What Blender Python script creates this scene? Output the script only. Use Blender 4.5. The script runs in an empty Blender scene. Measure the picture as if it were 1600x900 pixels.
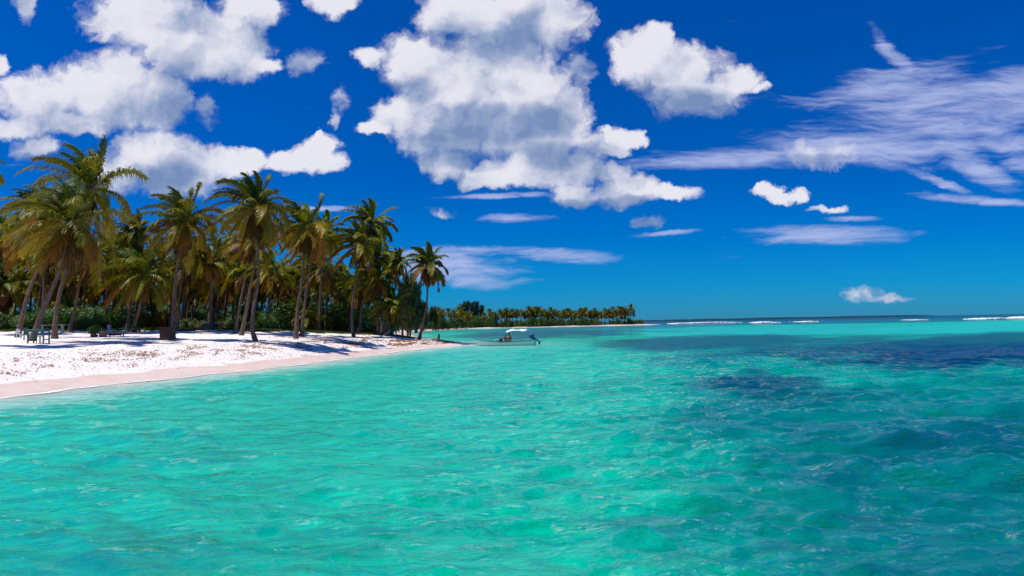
import bpy, bmesh, math, random
import numpy as np
from mathutils import Vector, Matrix
R = math.radians
sc = bpy.context.scene
col = sc.collection

# ------------------------------------------------------------------ camera
F = 1066.7            # focal length in photo pixels (24 mm on 36 mm)
EYE = 2.6
PITCH, ROLL = 3.0, -1.12
cam_d = bpy.data.cameras.new('camera'); cam = bpy.data.objects.new('camera', cam_d); col.objects.link(cam)
cam_d.lens = 24; cam_d.sensor_width = 36; cam_d.clip_start = 0.1; cam_d.clip_end = 40000
CM = Matrix.Translation((0, 0, EYE)) @ Matrix.Rotation(R(90 + PITCH), 4, 'X') @ Matrix.Rotation(R(ROLL), 4, 'Z')
cam.matrix_world = CM
sc.camera = cam
def ray(px, py):
    d = CM.to_3x3() @ Vector(((px - 800) / F, (450 - py) / F, -1.0))
    return d / d.y                                   # d.y = 1
def at(px, py, Y):
    d = ray(px, py); return Vector((d.x * Y, Y, EYE + d.z * Y))

# ------------------------------------------------------------------ world
SUN_EL, SUN_AZ = 67.0, -100.0      # azimuth measured from +Y, negative = left
def nt_new(tree):
    def n(t, **kw):
        nd = tree.nodes.new(t)
        for k, v in kw.items():
            if k.startswith('i_'):
                key = k[2:]; key = int(key) if key.isdigit() else key.replace('_', ' ')
                nd.inputs[key].default_value = v
            else: setattr(nd, k, v)
        return nd
    return n
w = bpy.data.worlds.new('World'); sc.world = w; w.use_nodes = True
W = w.node_tree; W.nodes.clear()
def uv_of(px, py):
    d = ray(px, py); return d.x, d.z

CUM = [ # cumulus puffs: photo direction (x, y) and radii
 (225,18,95,62),(300,58,100,62),(372,88,62,46),(168,30,42,42),(400,8,60,34),(424,104,22,14),(330,100,70,34),
 (55,152,98,50),(160,130,90,52),(235,158,72,48),(110,190,110,24),(30,200,62,20),(200,170,90,38),(70,228,40,14),
 (225,250,78,52),(290,262,84,48),(350,250,62,26),(205,222,46,22),(395,245,28,16),(262,292,58,22),(455,247,42,22),(495,238,38,32),(520,258,30,17),(497,215,12,14),
 (525,4,46,24),(4,98,14,18),
 (700,16,58,54),(790,25,98,64),(870,40,56,52),(640,98,52,48),(580,92,26,20),(700,112,96,74),(800,125,100,84),(868,160,54,54),
 (640,180,66,36),(585,200,34,13),(715,200,104,54),(825,208,92,56),(886,190,44,48),(780,265,70,30),(852,262,78,34),(700,250,48,30),(912,262,40,34),(745,284,30,14),
 (905,302,50,20),(970,298,62,26),(1045,304,44,15),(955,272,36,20),
 (1000,88,50,50),(1058,112,78,54),(1105,140,64,30),(1150,128,44,24),(1186,138,20,12),(1022,56,26,24),(1085,160,50,12),
 (970,214,34,20),(955,238,24,12),(1206,297,32,10),(1228,306,34,9),(1254,302,22,13),(1294,323,30,8),
]
WISP = [(480,96,34,22),(326,178,18,30),(530,158,15,22),(520,184,11,17),(690,330,22,9),(40,12,20,26),(1016,348,24,9),(1352,458,34,15),(1395,468,38,8),(1268,242,66,22),(70,228,52,18),(1150,150,60,20),(1078,165,70,20),(935,225,40,20),(905,120,26,40)]
DARK = [ # the thick shaded cores of those clouds
 (310,14,80,34),(800,52,48,40),(700,192,105,26),(815,196,70,26),(745,246,60,13),(870,240,56,18),(255,170,60,22),(225,275,70,22),(1090,152,50,16),(640,140,30,26),(970,316,80,9),(1270,250,45,8),
]
CIR = [ # cirrus streaks (x, y, rx, ry, tilt deg)
 (1490,170,190,52,3),(1590,150,110,46,-6),(1160,246,150,16,0),(1370,228,170,30,-4),(1510,252,90,20,-34),(1378,66,13,34,28),(1408,98,40,12,-38),
 (1290,368,120,15,-2),(1330,342,46,4,0),(1530,312,90,7,-6),(890,399,84,10,-5),(700,396,110,8,1),(700,420,110,26,-6),(765,306,90,4,0),(505,326,44,4,0),(1040,364,60,4,4),
 (1400,135,130,30,8),(820,340,60,7,0),(1262,242,80,22,0),(1390,468,46,5,0),(1570,215,70,34,-35),(1440,205,120,44,-3),(1470,285,50,7,-22),
]
def blob_group(name, blobs, k):
    g = bpy.data.node_groups.new(name, 'ShaderNodeTree')
    g.interface.new_socket('P', in_out='INPUT', socket_type='NodeSocketVector')
    g.interface.new_socket('E', in_out='OUTPUT', socket_type='NodeSocketFloat')
    n = nt_new(g); gi = n('NodeGroupInput'); go = n('NodeGroupOutput'); last = None
    for b in blobs:
        cx, cy, rx, ry = b[:4]; u, v = uv_of(cx, cy)
        iu, iv = F / rx, F / ry
        src = gi.outputs[0]
        if len(b) > 4:
            m = n('ShaderNodeMapping', vector_type='TEXTURE')
            m.inputs['Location'].default_value = (u, v, 0); m.inputs['Rotation'].default_value = (0, 0, R(b[4])); m.inputs['Scale'].default_value = (1/iu, 1/iv, 1)
            g.links.new(src, m.inputs[0]); out = m.outputs[0]
        else:
            m = n('ShaderNodeVectorMath', operation='MULTIPLY_ADD'); g.links.new(src, m.inputs[0])
            m.inputs[1].default_value = (iu, iv, 0); m.inputs[2].default_value = (-u * iu, -v * iv, 0); out = m.outputs[0]
        d = n('ShaderNodeVectorMath', operation='DOT_PRODUCT'); g.links.new(out, d.inputs[0]); g.links.new(out, d.inputs[1])
        if last is None: last = d.outputs['Value']
        else:
            s = n('ShaderNodeMath', operation='SMOOTH_MIN'); s.inputs[2].default_value = k
            g.links.new(last, s.inputs[0]); g.links.new(d.outputs['Value'], s.inputs[1]); last = s.outputs[0]
    o = n('ShaderNodeMath', operation='SUBTRACT'); o.inputs[0].default_value = 1.0; g.links.new(last, o.inputs[1])
    o2 = n('ShaderNodeMath', operation='MAXIMUM'); o2.inputs[1].default_value = -1.5; g.links.new(o.outputs[0], o2.inputs[0])
    g.links.new(o2.outputs[0], go.inputs[0]); return g
g_cum = blob_group('cumulus_shape', CUM, 0.35); g_wisp = blob_group('small_puffs', WISP, 0.35); g_dark = blob_group('cloud_core', DARK, 0.5); g_cir = blob_group('cirrus_shape', CIR, 0.4)

n = nt_new(W); L = W.links.new
def mth(op, a, b=None, c=None, clamp=False):
    m = n('ShaderNodeMath', operation=op, use_clamp=clamp)
    for i, x in enumerate((a, b, c)):
        if x is None: continue
        if isinstance(x, (int, float)): m.inputs[i].default_value = x
        else: L(x, m.inputs[i])
    return m.outputs[0]
def vadd(a, vec):
    m = n('ShaderNodeVectorMath', operation='ADD'); L(a, m.inputs[0])
    if isinstance(vec, tuple): m.inputs[1].default_value = vec
    else: L(vec, m.inputs[1])
    return m.outputs[0]
def vscale(a, vec):
    m = n('ShaderNodeVectorMath', operation='MULTIPLY'); L(a, m.inputs[0]); m.inputs[1].default_value = vec; return m.outputs[0]
def ramp(x, a, b, lo=0.0, hi=1.0, kind='SMOOTHSTEP'):
    m = n('ShaderNodeMapRange', interpolation_type=kind); L(x, m.inputs[0])
    m.inputs[1].default_value = a; m.inputs[2].default_value = b; m.inputs[3].default_value = lo; m.inputs[4].default_value = hi; return m.outputs[0]
def mixc(f, a, b):
    m = n('ShaderNodeMix', data_type='RGBA'); L(f, m.inputs[0])
    for x, i in ((a, 6), (b, 7)):
        if isinstance(x, tuple): m.inputs[i].default_value = x + (1,) if len(x) == 3 else x
        else: L(x, m.inputs[i])
    return m.outputs[2]
def noise(v, scale, detail, rough=.5, dist=0.0, out=0):
    m = n('ShaderNodeTexNoise', noise_dimensions='3D'); L(v, m.inputs['Vector'])
    m.inputs['Scale'].default_value = scale; m.inputs['Detail'].default_value = detail; m.inputs['Roughness'].default_value = rough; m.inputs['Distortion'].default_value = dist
    return m.outputs[out]
def grp(g, v):
    m = n('ShaderNodeGroup'); m.node_tree = g; L(v, m.inputs[0]); return m.outputs[0]

sky = n('ShaderNodeTexSky', sky_type='NISHITA'); sky.sun_disc = False
sky.sun_elevation = R(SUN_EL); sky.sun_rotation = R(SUN_AZ)
sky.air_density = 1.0; sky.dust_density = 0.2; sky.ozone_density = 3.0
tc = n('ShaderNodeTexCoord'); sep = n('ShaderNodeSeparateXYZ'); L(tc.outputs['Generated'], sep.inputs[0])
yy = mth('MAXIMUM', mth('ABSOLUTE', sep.outputs[1]), 0.05)
u = mth('DIVIDE', sep.outputs[0], yy); v = mth('DIVIDE', mth('ABSOLUTE', sep.outputs[2]), yy)
cmb = n('ShaderNodeCombineXYZ'); L(u, cmb.inputs[0]); L(v, cmb.inputs[1]); P = cmb.outputs[0]
# warp the coordinates for billowing outlines
wn = n('ShaderNodeVectorMath', operation='MULTIPLY_ADD'); L(noise(P, 13, 2, .55, 0, 1), wn.inputs[0]); wn.inputs[1].default_value = (.05, .035, 0); wn.inputs[2].default_value = (-.025, -.0175, 0)
PW = vadd(P, wn.outputs[0])
wn2 = n('ShaderNodeVectorMath', operation='MULTIPLY_ADD'); L(noise(P, 60, 4, .65, 0, 1), wn2.inputs[0]); wn2.inputs[1].default_value = (.026, .020, 0); wn2.inputs[2].default_value = (-.013, -.010, 0)
PW2 = vadd(PW, wn2.outputs[0])
off = (-.030, .050, 0)
E0 = grp(g_cum, PW2); E1 = grp(g_cum, vadd(PW2, off))
N0 = noise(PW2, 17, 8, .62); N1 = noise(vadd(PW2, (-.008, .013, 0)), 17, 8, .62)
def puffs(v_):
    m = n('ShaderNodeTexVoronoi', voronoi_dimensions='2D', feature='SMOOTH_F1'); L(v_, m.inputs['Vector']); m.inputs['Scale'].default_value = 17; m.inputs['Detail'].default_value = 3.0
    m.inputs['Roughness'].default_value = .5; m.inputs['Lacunarity'].default_value = 2.3; m.inputs['Smoothness'].default_value = .55; m.normalize = True
    return mth('SUBTRACT', 1.0, m.outputs['Distance'])
V0 = puffs(PW2); V1 = puffs(vadd(PW2, (-.007, .012, 0)))
NB0 = noise(PW2, 8, 3, .45); NB1 = noise(vadd(PW2, (-.02, .035, 0)), 8, 3, .45)
dens = mth('ADD', mth('ADD', E0, mth('MULTIPLY', mth('SUBTRACT', N0, .5), 2.2)), mth('MULTIPLY', mth('SUBTRACT', V0, .62), 1.4))
alpha = mth('MULTIPLY', ramp(dens, -0.12, 0.72), .985)
wd_ = mth('ADD', mth('ADD', grp(g_wisp, PW2), mth('MULTIPLY', mth('SUBTRACT', N0, .5), 5.0)), mth('MULTIPLY', mth('SUBTRACT', V0, .62), 2.0))
alpha = mth('MAXIMUM', alpha, mth('MULTIPLY', ramp(wd_, -.1, 1.5), .85))
lit = mth('ADD', mth('ADD', mth('MULTIPLY', mth('SUBTRACT', N0, N1), .45), mth('MULTIPLY', mth('SUBTRACT', V0, V1), .75)), mth('MULTIPLY', mth('SUBTRACT', NB0, NB1), 1.9))
lit = mth('ADD', lit, mth('MULTIPLY', mth('SUBTRACT', E0, E1), .26))
dark = ramp(mth('ADD', grp(g_dark, PW), mth('MULTIPLY', mth('SUBTRACT', N0, .5), .8)), -1.45, 1.0)
lit = mth('ADD', mth('MULTIPLY', lit, 1.15), ramp(NB0, .30, .66, -.16, .12))
lit = mth('SUBTRACT', mth('ADD', mth('MULTIPLY', lit, .85), .62), mth('MULTIPLY', dark, .40))
cc = n('ShaderNodeValToRGB'); L(mth('MULTIPLY', lit, 1.0, clamp=True), cc.inputs[0])
el = cc.color_ramp.elements
el[0].position = 0.0; el[0].color = (.19, .28, .50, 1)
el[1].position = 1.0; el[1].color = (.84, .83, .90, 1)
for p, c in ((.30, (.33, .41, .60)), (.58, (.60, .63, .77)), (.80, (.78, .785, .87))):
    e = cc.color_ramp.elements.new(p); e.color = c + (1,)
# cirrus
PC = vadd(P, wn.outputs[0]); PCs = vadd(P, vscale(wn2.outputs[0], (.9, .25, 0)))
st = n('ShaderNodeMapping', vector_type='POINT'); L(PC, st.inputs[0]); st.inputs['Rotation'].default_value = (0, 0, R(5)); st.inputs['Scale'].default_value = (3.2, 22, 1)
NC = noise(st.outputs[0], 1.6, 8, .62, .6)
st2 = n('ShaderNodeMapping', vector_type='POINT'); L(PCs, st2.inputs[0]); st2.inputs['Rotation'].default_value = (0, 0, R(9)); st2.inputs['Scale'].default_value = (9, 75, 1)
NC2 = noise(st2.outputs[0], 1.4, 6, .65, .3)
cd = mth('ADD', mth('ADD', mth('MULTIPLY', grp(g_cir, PCs), .75), mth('MULTIPLY', mth('SUBTRACT', NC, .5), 4.0)), mth('MULTIPLY', mth('SUBTRACT', NC2, .5), 1.7))
calpha = mth('MULTIPLY', ramp(cd, -.50, 1.35), .84)
# sky colour graded towards the polarised blue of the photograph
gam = n('ShaderNodeGamma'); L(sky.outputs[0], gam.inputs[0]); gam.inputs[1].default_value = 1.0
tint = n('ShaderNodeMix', data_type='RGBA', blend_type='MULTIPLY'); tint.inputs[0].default_value = 1
L(gam.outputs[0], tint.inputs[6])
hz = n('ShaderNodeValToRGB'); L(v, hz.inputs[0]); e = hz.color_ramp.elements
SKYT = [(0.0, (.055, .41, .96)), (.05, (.012, .435, .99)), (.12, (.0, .375, .95)), (.22, (.0, .33, .92)), (.5, (.0, .355, 1.0)), (1.0, (.04, .45, 1.1))]
e[0].position = SKYT[0][0]; e[0].color = SKYT[0][1] + (1,); e[1].position = 1; e[1].color = SKYT[-1][1] + (1,)
for p, c in SKYT[1:-1]:
    q = e.new(p); q.color = c + (1,)
L(hz.outputs[0], tint.inputs[7])
SKY_S = 0.1
skyc = tint.outputs[2]
def cs(c):       # cloud colours are radiance; divide by the background strength
    m = n('ShaderNodeVectorMath', operation='SCALE'); L(c, m.inputs[0]); m.inputs['Scale'].default_value = 1 / SKY_S; return m.outputs[0]
c1 = mixc(calpha, skyc, tuple(x / SKY_S for x in (.46, .53, .83)))
c2 = mixc(mth('MULTIPLY', alpha, .97), c1, cs(cc.outputs[0]))
bg = n('ShaderNodeBackground'); L(c2, bg.inputs[0]); bg.inputs[1].default_value = SKY_S
wo = n('ShaderNodeOutputWorld'); L(bg.outputs[0], wo.inputs[0])
w.cycles.sampling_method = 'MANUAL'; w.cycles.sample_map_resolution = 256

# ------------------------------------------------------------------ sun
sl = bpy.data.lights.new('sun', 'SUN'); sl.energy = 4.6; sl.angle = R(0.53); sl.color = (1, .955, .88)
so = bpy.data.objects.new('sun', sl); col.objects.link(so)
sd = Vector((math.sin(R(SUN_AZ)) * math.cos(R(SUN_EL)), math.cos(R(SUN_AZ)) * math.cos(R(SUN_EL)), math.sin(R(SUN_EL))))
so.rotation_euler = sd.to_track_quat('Z', 'Y').to_euler()
sc.view_settings.view_transform = 'Standard'; sc.view_settings.look = 'None'
sc.view_settings.exposure = 0; sc.view_settings.gamma = 1; sc.view_settings.use_curve_mapping = False
sc.cycles.max_bounces = 6; sc.cycles.diffuse_bounces = 2; sc.cycles.glossy_bounces = 2; sc.cycles.transmission_bounces = 3
sc.cycles.transparent_max_bounces = 8; sc.cycles.sample_clamp_indirect = 4; sc.cycles.sample_clamp_direct = 14; sc.cycles.caustics_reflective = False; sc.cycles.caustics_refractive = False

# ------------------------------------------------------------------ helpers
def tag(o, label=None, cat=None, group=None, kind=None):
    if label: o['label'] = label
    if cat: o['category'] = cat
    if group: o['group'] = group
    if kind: o['kind'] = kind
    return o
def empty(name, loc, label=None, cat=None, group=None, rz=0):
    o = bpy.data.objects.new(name, None); col.objects.link(o); o.location = loc; o.rotation_euler = (0, 0, rz)
    o.empty_display_size = .2
    return tag(o, label, cat, group)
def link(name, me, parent=None, loc=None):
    o = bpy.data.objects.new(name, me); col.objects.link(o)
    if parent: o.parent = parent
    if loc is not None: o.location = loc
    return o
def np_mesh(name, V, faces, mat, colr=None, smooth=False, attrs=None):
    """V (n,3) array; faces: list of (m,k) int arrays."""
    me = bpy.data.meshes.new(name); V = np.asarray(V, dtype=np.float32)
    me.vertices.add(len(V)); me.vertices.foreach_set('co', V.ravel())
    ks = [np.full(len(f), f.shape[1], dtype=np.int32) for f in faces if len(f)]
    tot = np.concatenate(ks); idx = np.concatenate([f.ravel() for f in faces if len(f)]).astype(np.int32)
    st = np.concatenate(([0], np.cumsum(tot)[:-1])).astype(np.int32)
    me.loops.add(len(idx)); me.loops.foreach_set('vertex_index', idx)
    me.polygons.add(len(tot)); me.polygons.foreach_set('loop_start', st)
    try: me.polygons.foreach_set('loop_total', tot)
    except Exception: pass
    me.update(calc_edges=True)
    if smooth: me.polygons.foreach_set('use_smooth', np.ones(len(tot), dtype=bool))
    if colr is not None:
        a = me.color_attributes.new('col', 'FLOAT_COLOR', 'POINT')
        c = np.ones((len(V), 4), dtype=np.float32); c[:, :3] = colr; a.data.foreach_set('color', c.ravel())
    for k, x in (attrs or {}).items():
        a = me.attributes.new(k, 'FLOAT', 'POINT'); a.data.foreach_set('value', np.asarray(x, dtype=np.float32))
    if mat: me.materials.append(mat)
    return me
def mat_new(name):
    m = bpy.data.materials.new(name); m.use_nodes = True; m.node_tree.nodes.clear(); return m
def simple_mat(name, c, rough=.6, var=.15, scale=6.0, metal=0.0):
    m = mat_new(name); t = m.node_tree; q = nt_new(t)
    tcn = q('ShaderNodeTexCoord'); no = q('ShaderNodeTexNoise'); no.inputs['Scale'].default_value = scale; no.inputs['Detail'].default_value = 4
    t.links.new(tcn.outputs['Object'], no.inputs['Vector'])
    mx = q('ShaderNodeMix', data_type='RGBA'); t.links.new(no.outputs[0], mx.inputs[0])
    mx.inputs[6].default_value = tuple(x * (1 - var) for x in c) + (1,); mx.inputs[7].default_value = tuple(min(1, x * (1 + var)) for x in c) + (1,)
    b = q('ShaderNodeBsdfPrincipled'); t.links.new(mx.outputs[2], b.inputs['Base Color']); b.inputs['Roughness'].default_value = rough; b.inputs['Metallic'].default_value = metal
    o = q('ShaderNodeOutputMaterial'); t.links.new(b.outputs[0], o.inputs[0]); return m
def leaf_mat(name, trans=.35, rough=.45, spec=.3):
    """colour comes from the vertex attribute col; a translucent share lets the sun through"""
    m = mat_new(name); t = m.node_tree; q = nt_new(t)
    a = q('ShaderNodeVertexColor', layer_name='col')
    oi = q('ShaderNodeObjectInfo'); hs = q('ShaderNodeHueSaturation'); t.links.new(a.outputs[0], hs.inputs['Color'])
    mr = q('ShaderNodeMapRange'); t.links.new(oi.outputs['Random'], mr.inputs[0]); mr.inputs[3].default_value = .75; mr.inputs[4].default_value = 1.25
    t.links.new(mr.outputs[0], hs.inputs['Value'])
    b = q('ShaderNodeBsdfPrincipled'); t.links.new(hs.outputs[0], b.inputs['Base Color']); b.inputs['Roughness'].default_value = rough; b.inputs['Specular IOR Level'].default_value = spec
    tr = q('ShaderNodeBsdfTranslucent'); g2 = q('ShaderNodeMix', data_type='RGBA', blend_type='MULTIPLY'); g2.inputs[0].default_value = 1
    t.links.new(hs.outputs[0], g2.inputs[6]); g2.inputs[7].default_value = (1.6, 1.35, .5, 1); t.links.new(g2.outputs[2], tr.inputs[0])
    mx = q('ShaderNodeMixShader'); mx.inputs[0].default_value = trans; t.links.new(b.outputs[0], mx.inputs[1]); t.links.new(tr.outputs[0], mx.inputs[2])
    o = q('ShaderNodeOutputMaterial'); t.links.new(mx.outputs[0], o.inputs[0]); return m

# ---- numpy value noise
_rs = np.random.RandomState(7); _T = _rs.rand(256, 256)
def vnoise(x, y):
    xi = np.floor(x).astype(int); yi = np.floor(y).astype(int); fx = x - xi; fy = y - yi
    fx = fx * fx * (3 - 2 * fx); fy = fy * fy * (3 - 2 * fy)
    a = _T[xi & 255, yi & 255]; b = _T[(xi + 1) & 255, yi & 255]; c = _T[xi & 255, (yi + 1) & 255]; d = _T[(xi + 1) & 255, (yi + 1) & 255]
    return (a * (1 - fx) + b * fx) * (1 - fy) + (c * (1 - fx) + d * fx) * fy
def fbm(x, y, o=4):
    s = 0; a = .5
    for i in range(o): s = s + a * vnoise(x * 2**i + 17.3 * i, y * 2**i + 5.1 * i); a *= .5
    return s
def sstep(a, b, x):
    t = np.clip((x - a) / (b - a), 0, 1); return t * t * (3 - 2 * t)

# ------------------------------------------------------------------ coast
def shore_px(px, py):
    d = ray(px, py); Y = EYE / -d.z; return (d.x * Y, Y)
SHORE = [(-120, -260), (-52, -60), (-36, -15), (-27, 10)] + [shore_px(*p) for p in ((0, 622), (55, 615), (100, 609), (150, 602), (200, 597), (260, 591), (320, 585), (400, 577), (480, 568), (560, 557), (620, 549), (680, 543))] + \
        [(-6.2, 87), (-4.6, 91), (-5.0, 94), (-8, 97), (-12, 104), (-19.5, 130), (-25.5, 170), (-36, 230), (-42, 300), (-39, 380), (-27, 425), (-5, 440), (25, 447), (55, 452), (85, 457), (99, 462), (104, 466), (98, 472)]
LAND = SHORE + [(60, 492), (-60, 600), (-600, 1100), (-3000, 1600), (-3000, -900), (-300, -900)]
SH = np.array(SHORE); LP = np.array(LAND)
def land_dist(x, y, segs=None):
    """signed distance to the waterline, positive inland"""
    x = np.asarray(x, float); y = np.asarray(y, float); best = np.full(x.shape, 1e9); ins = np.zeros(x.shape, bool)
    m = len(LP)
    for i in range(m):
        ax, ay = LP[i]; bx, by = LP[(i + 1) % m]; dx, dy = bx - ax, by - ay
        t = np.clip(((x - ax) * dx + (y - ay) * dy) / (dx * dx + dy * dy), 0, 1)
        best = np.minimum(best, np.hypot(x - ax - t * dx, y - ay - t * dy))
        if ay != by:
            c = ((ay > y) != (by > y)) & (x < (bx - ax) * (y - ay) / (by - ay) + ax); ins ^= c
    return np.where(ins, best, -best)
VX = [-400, -110, -70, -48, -33, -24, -16]; VY = [60, 76, 82, 86, 90, 92, 99]
def veg_edge(x): return np.interp(x, VX, VY)
def ground_z(x, y):
    x = np.asarray(x, float); y = np.asarray(y, float)
    wob = (fbm(x * .12 + 3, y * .12 + 9, 2) - .38) * 1.6
    d = land_dist(x, y) + wob * sstep(15, 30, y) * (1 - sstep(120, 200, y)) * .8
    z = np.interp(d, [-400, -60, -25, -8, -2, 0, 3, 5, 9, 16, 20, 30, 50, 120], [-6, -3.2, -1.8, -.8, -.16, 0, .42, .85, 1.42, 1.75, 1.95, 2.15, 2.45, 2.9])
    tip = sstep(74, 90, y)
    z = np.where(z > 0, z * (1 - .28 * tip * (1 - sstep(12, 30, d))), z)
    z = z + .45 * sstep(-9, 1, y - veg_edge(x)) * sstep(3, 10, d) * (y < 150)
    far = sstep(130, 260, y); z = np.where(z > 0, z * (1 - .35 * far), z)
    relief = (fbm(x * .6, y * .6, 3) - .44) * .16 + (fbm(x * 2.3, y * 2.3, 2) - .37) * .06
    return z + relief * sstep(2.5, 6, d) * (1 - far)
def gz(x, y): return float(ground_z(np.array([x]), np.array([y]))[0])
def ground_hit(px, py, y0=24, y1=125, fallback=95):
    Y = np.arange(y0, y1, .25); d = ray(px, py)
    z = ground_z(d.x * Y, Y); r = EYE + d.z * Y
    k = np.where(z >= r)[0]
    Yh = float(Y[k[0]]) if len(k) else fallback
    X = d.x * Yh; return Vector((X, Yh, gz(X, Yh)))

def polar(n_front, n_back, nr, r0, r1, half=60):
    th = np.concatenate([np.linspace(-half, half, n_front, endpoint=False), np.linspace(half, 360 - half, n_back, endpoint=False)])
    r = r0 * (r1 / r0) ** (np.arange(nr) / (nr - 1))
    if r0 == 3.5: r = np.concatenate([np.geomspace(3.5, 80, 540, endpoint=False), np.geomspace(80, r1, nr - 540)])   # finer rows where waves show
    T, RR = np.meshgrid(np.radians(th), r, indexing='ij'); X = RR * np.sin(T); Y = RR * np.cos(T)
    m = len(th); i = np.arange(m)[:, None]; j = np.arange(nr - 1)[None, :]; i2 = (i + 1) % m
    f = np.stack([(i * nr + j), (i2 * nr + j), (i2 * nr + j + 1), (i * nr + j + 1)], -1).reshape(-1, 4)[:, ::-1]
    return X, Y, RR, f, m, nr

# ------------------------------------------------------------------ ground (one sheet to the horizon, sea bed included)
def sand_material():
    m = mat_new('sand'); t = m.node_tree; q = nt_new(t); l = t.links.new
    geo = q('ShaderNodeNewGeometry'); sp = q('ShaderNodeSeparateXYZ'); l(geo.outputs['Position'], sp.inputs[0])
    def nz(scale, det, rough=.55):
        x = q('ShaderNodeTexNoise'); l(geo.outputs['Position'], x.inputs['Vector']); x.inputs['Scale'].default_value = scale; x.inputs['Detail'].default_value = det; x.inputs['Roughness'].default_value = rough; return x.outputs[0]
    def mr(x, a, b, c=0, d=1):
        y = q('ShaderNodeMapRange', interpolation_type='SMOOTHSTEP'); l(x, y.inputs[0]); y.inputs[1].default_value = a; y.inputs[2].default_value = b; y.inputs[3].default_value = c; y.inputs[4].default_value = d; return y.outputs[0]
    def mx(f, a, b):
        y = q('ShaderNodeMix', data_type='RGBA'); l(f, y.inputs[0])
        for v_, i in ((a, 6), (b, 7)):
            if isinstance(v_, tuple): y.inputs[i].default_value = v_ + (1,)
            else: l(v_, y.inputs[i])
        return y.outputs[2]
    base = mx(mr(nz(1.3, 6), .35, .65), (.80, .71, .655), (.88, .795, .735))
    grain = mx(mr(nz(9, 5, .7), .60, .72), base, (.60, .49, .44))
    zz = q('ShaderNodeMath', operation='ADD'); l(sp.outputs[2], zz.inputs[0]); wv = q('ShaderNodeMath', operation='MULTIPLY'); l(nz(.35, 3), wv.inputs[0]); wv.inputs[1].default_value = -.34; l(wv.outputs[0], zz.inputs[1])
    wet = mr(zz.outputs[0], .11, .17, 1, 0)
    c = mx(wet, grain, mx(mr(nz(.8, 4), .3, .7), (.74, .55, .46), (.82, .65, .575)))
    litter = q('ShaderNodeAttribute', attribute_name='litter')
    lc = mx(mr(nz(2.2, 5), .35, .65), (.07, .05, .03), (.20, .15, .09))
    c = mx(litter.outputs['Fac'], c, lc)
    b = q('ShaderNodeBsdfPrincipled'); l(c, b.inputs['Base Color']); l(mr(wet, 0, 1, .9, .42), b.inputs['Roughness']); b.inputs['Specular IOR Level'].default_value = .25
    bp = q('ShaderNodeBump'); bp.inputs['Strength'].default_value = .42; bp.inputs['Distance'].default_value = .10
    dry = q('ShaderNodeMath', operation='MULTIPLY'); l(nz(2.6, 6, .6), dry.inputs[0]); l(mr(wet, 0, 1, 1, .08), dry.inputs[1]); l(dry.outputs[0], bp.inputs['Height']); l(bp.outputs[0], b.inputs['Normal'])
    o = q('ShaderNodeOutputMaterial'); l(b.outputs[0], o.inputs[0]); return m
X, Y, RR, fc, m_, nr_ = polar(760, 120, 420, 4, 12000)
Z = ground_z(X.ravel(), Y.ravel()).reshape(X.shape)
Dg = land_dist(X.ravel(), Y.ravel()).reshape(X.shape)
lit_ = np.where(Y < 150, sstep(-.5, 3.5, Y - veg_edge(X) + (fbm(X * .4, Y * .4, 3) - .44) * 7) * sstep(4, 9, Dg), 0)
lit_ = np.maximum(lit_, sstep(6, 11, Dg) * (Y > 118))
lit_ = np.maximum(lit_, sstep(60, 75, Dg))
V = np.stack([X, Y, Z], -1).reshape(-1, 3)
V = np.vstack([V, [[0, 0, -3]]]); cidx = len(V) - 1
ii = np.arange(m_); tri = np.stack([ii * nr_, np.full(m_, cidx), ((ii + 1) % m_) * nr_], -1)
me = np_mesh('ground', V, [fc, tri], sand_material(), smooth=True, attrs={'litter': np.append(lit_.ravel(), 0)})
tag(link('ground', me), 'white coral sand beach running back to the palm grove', 'beach', kind='structure')

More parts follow.
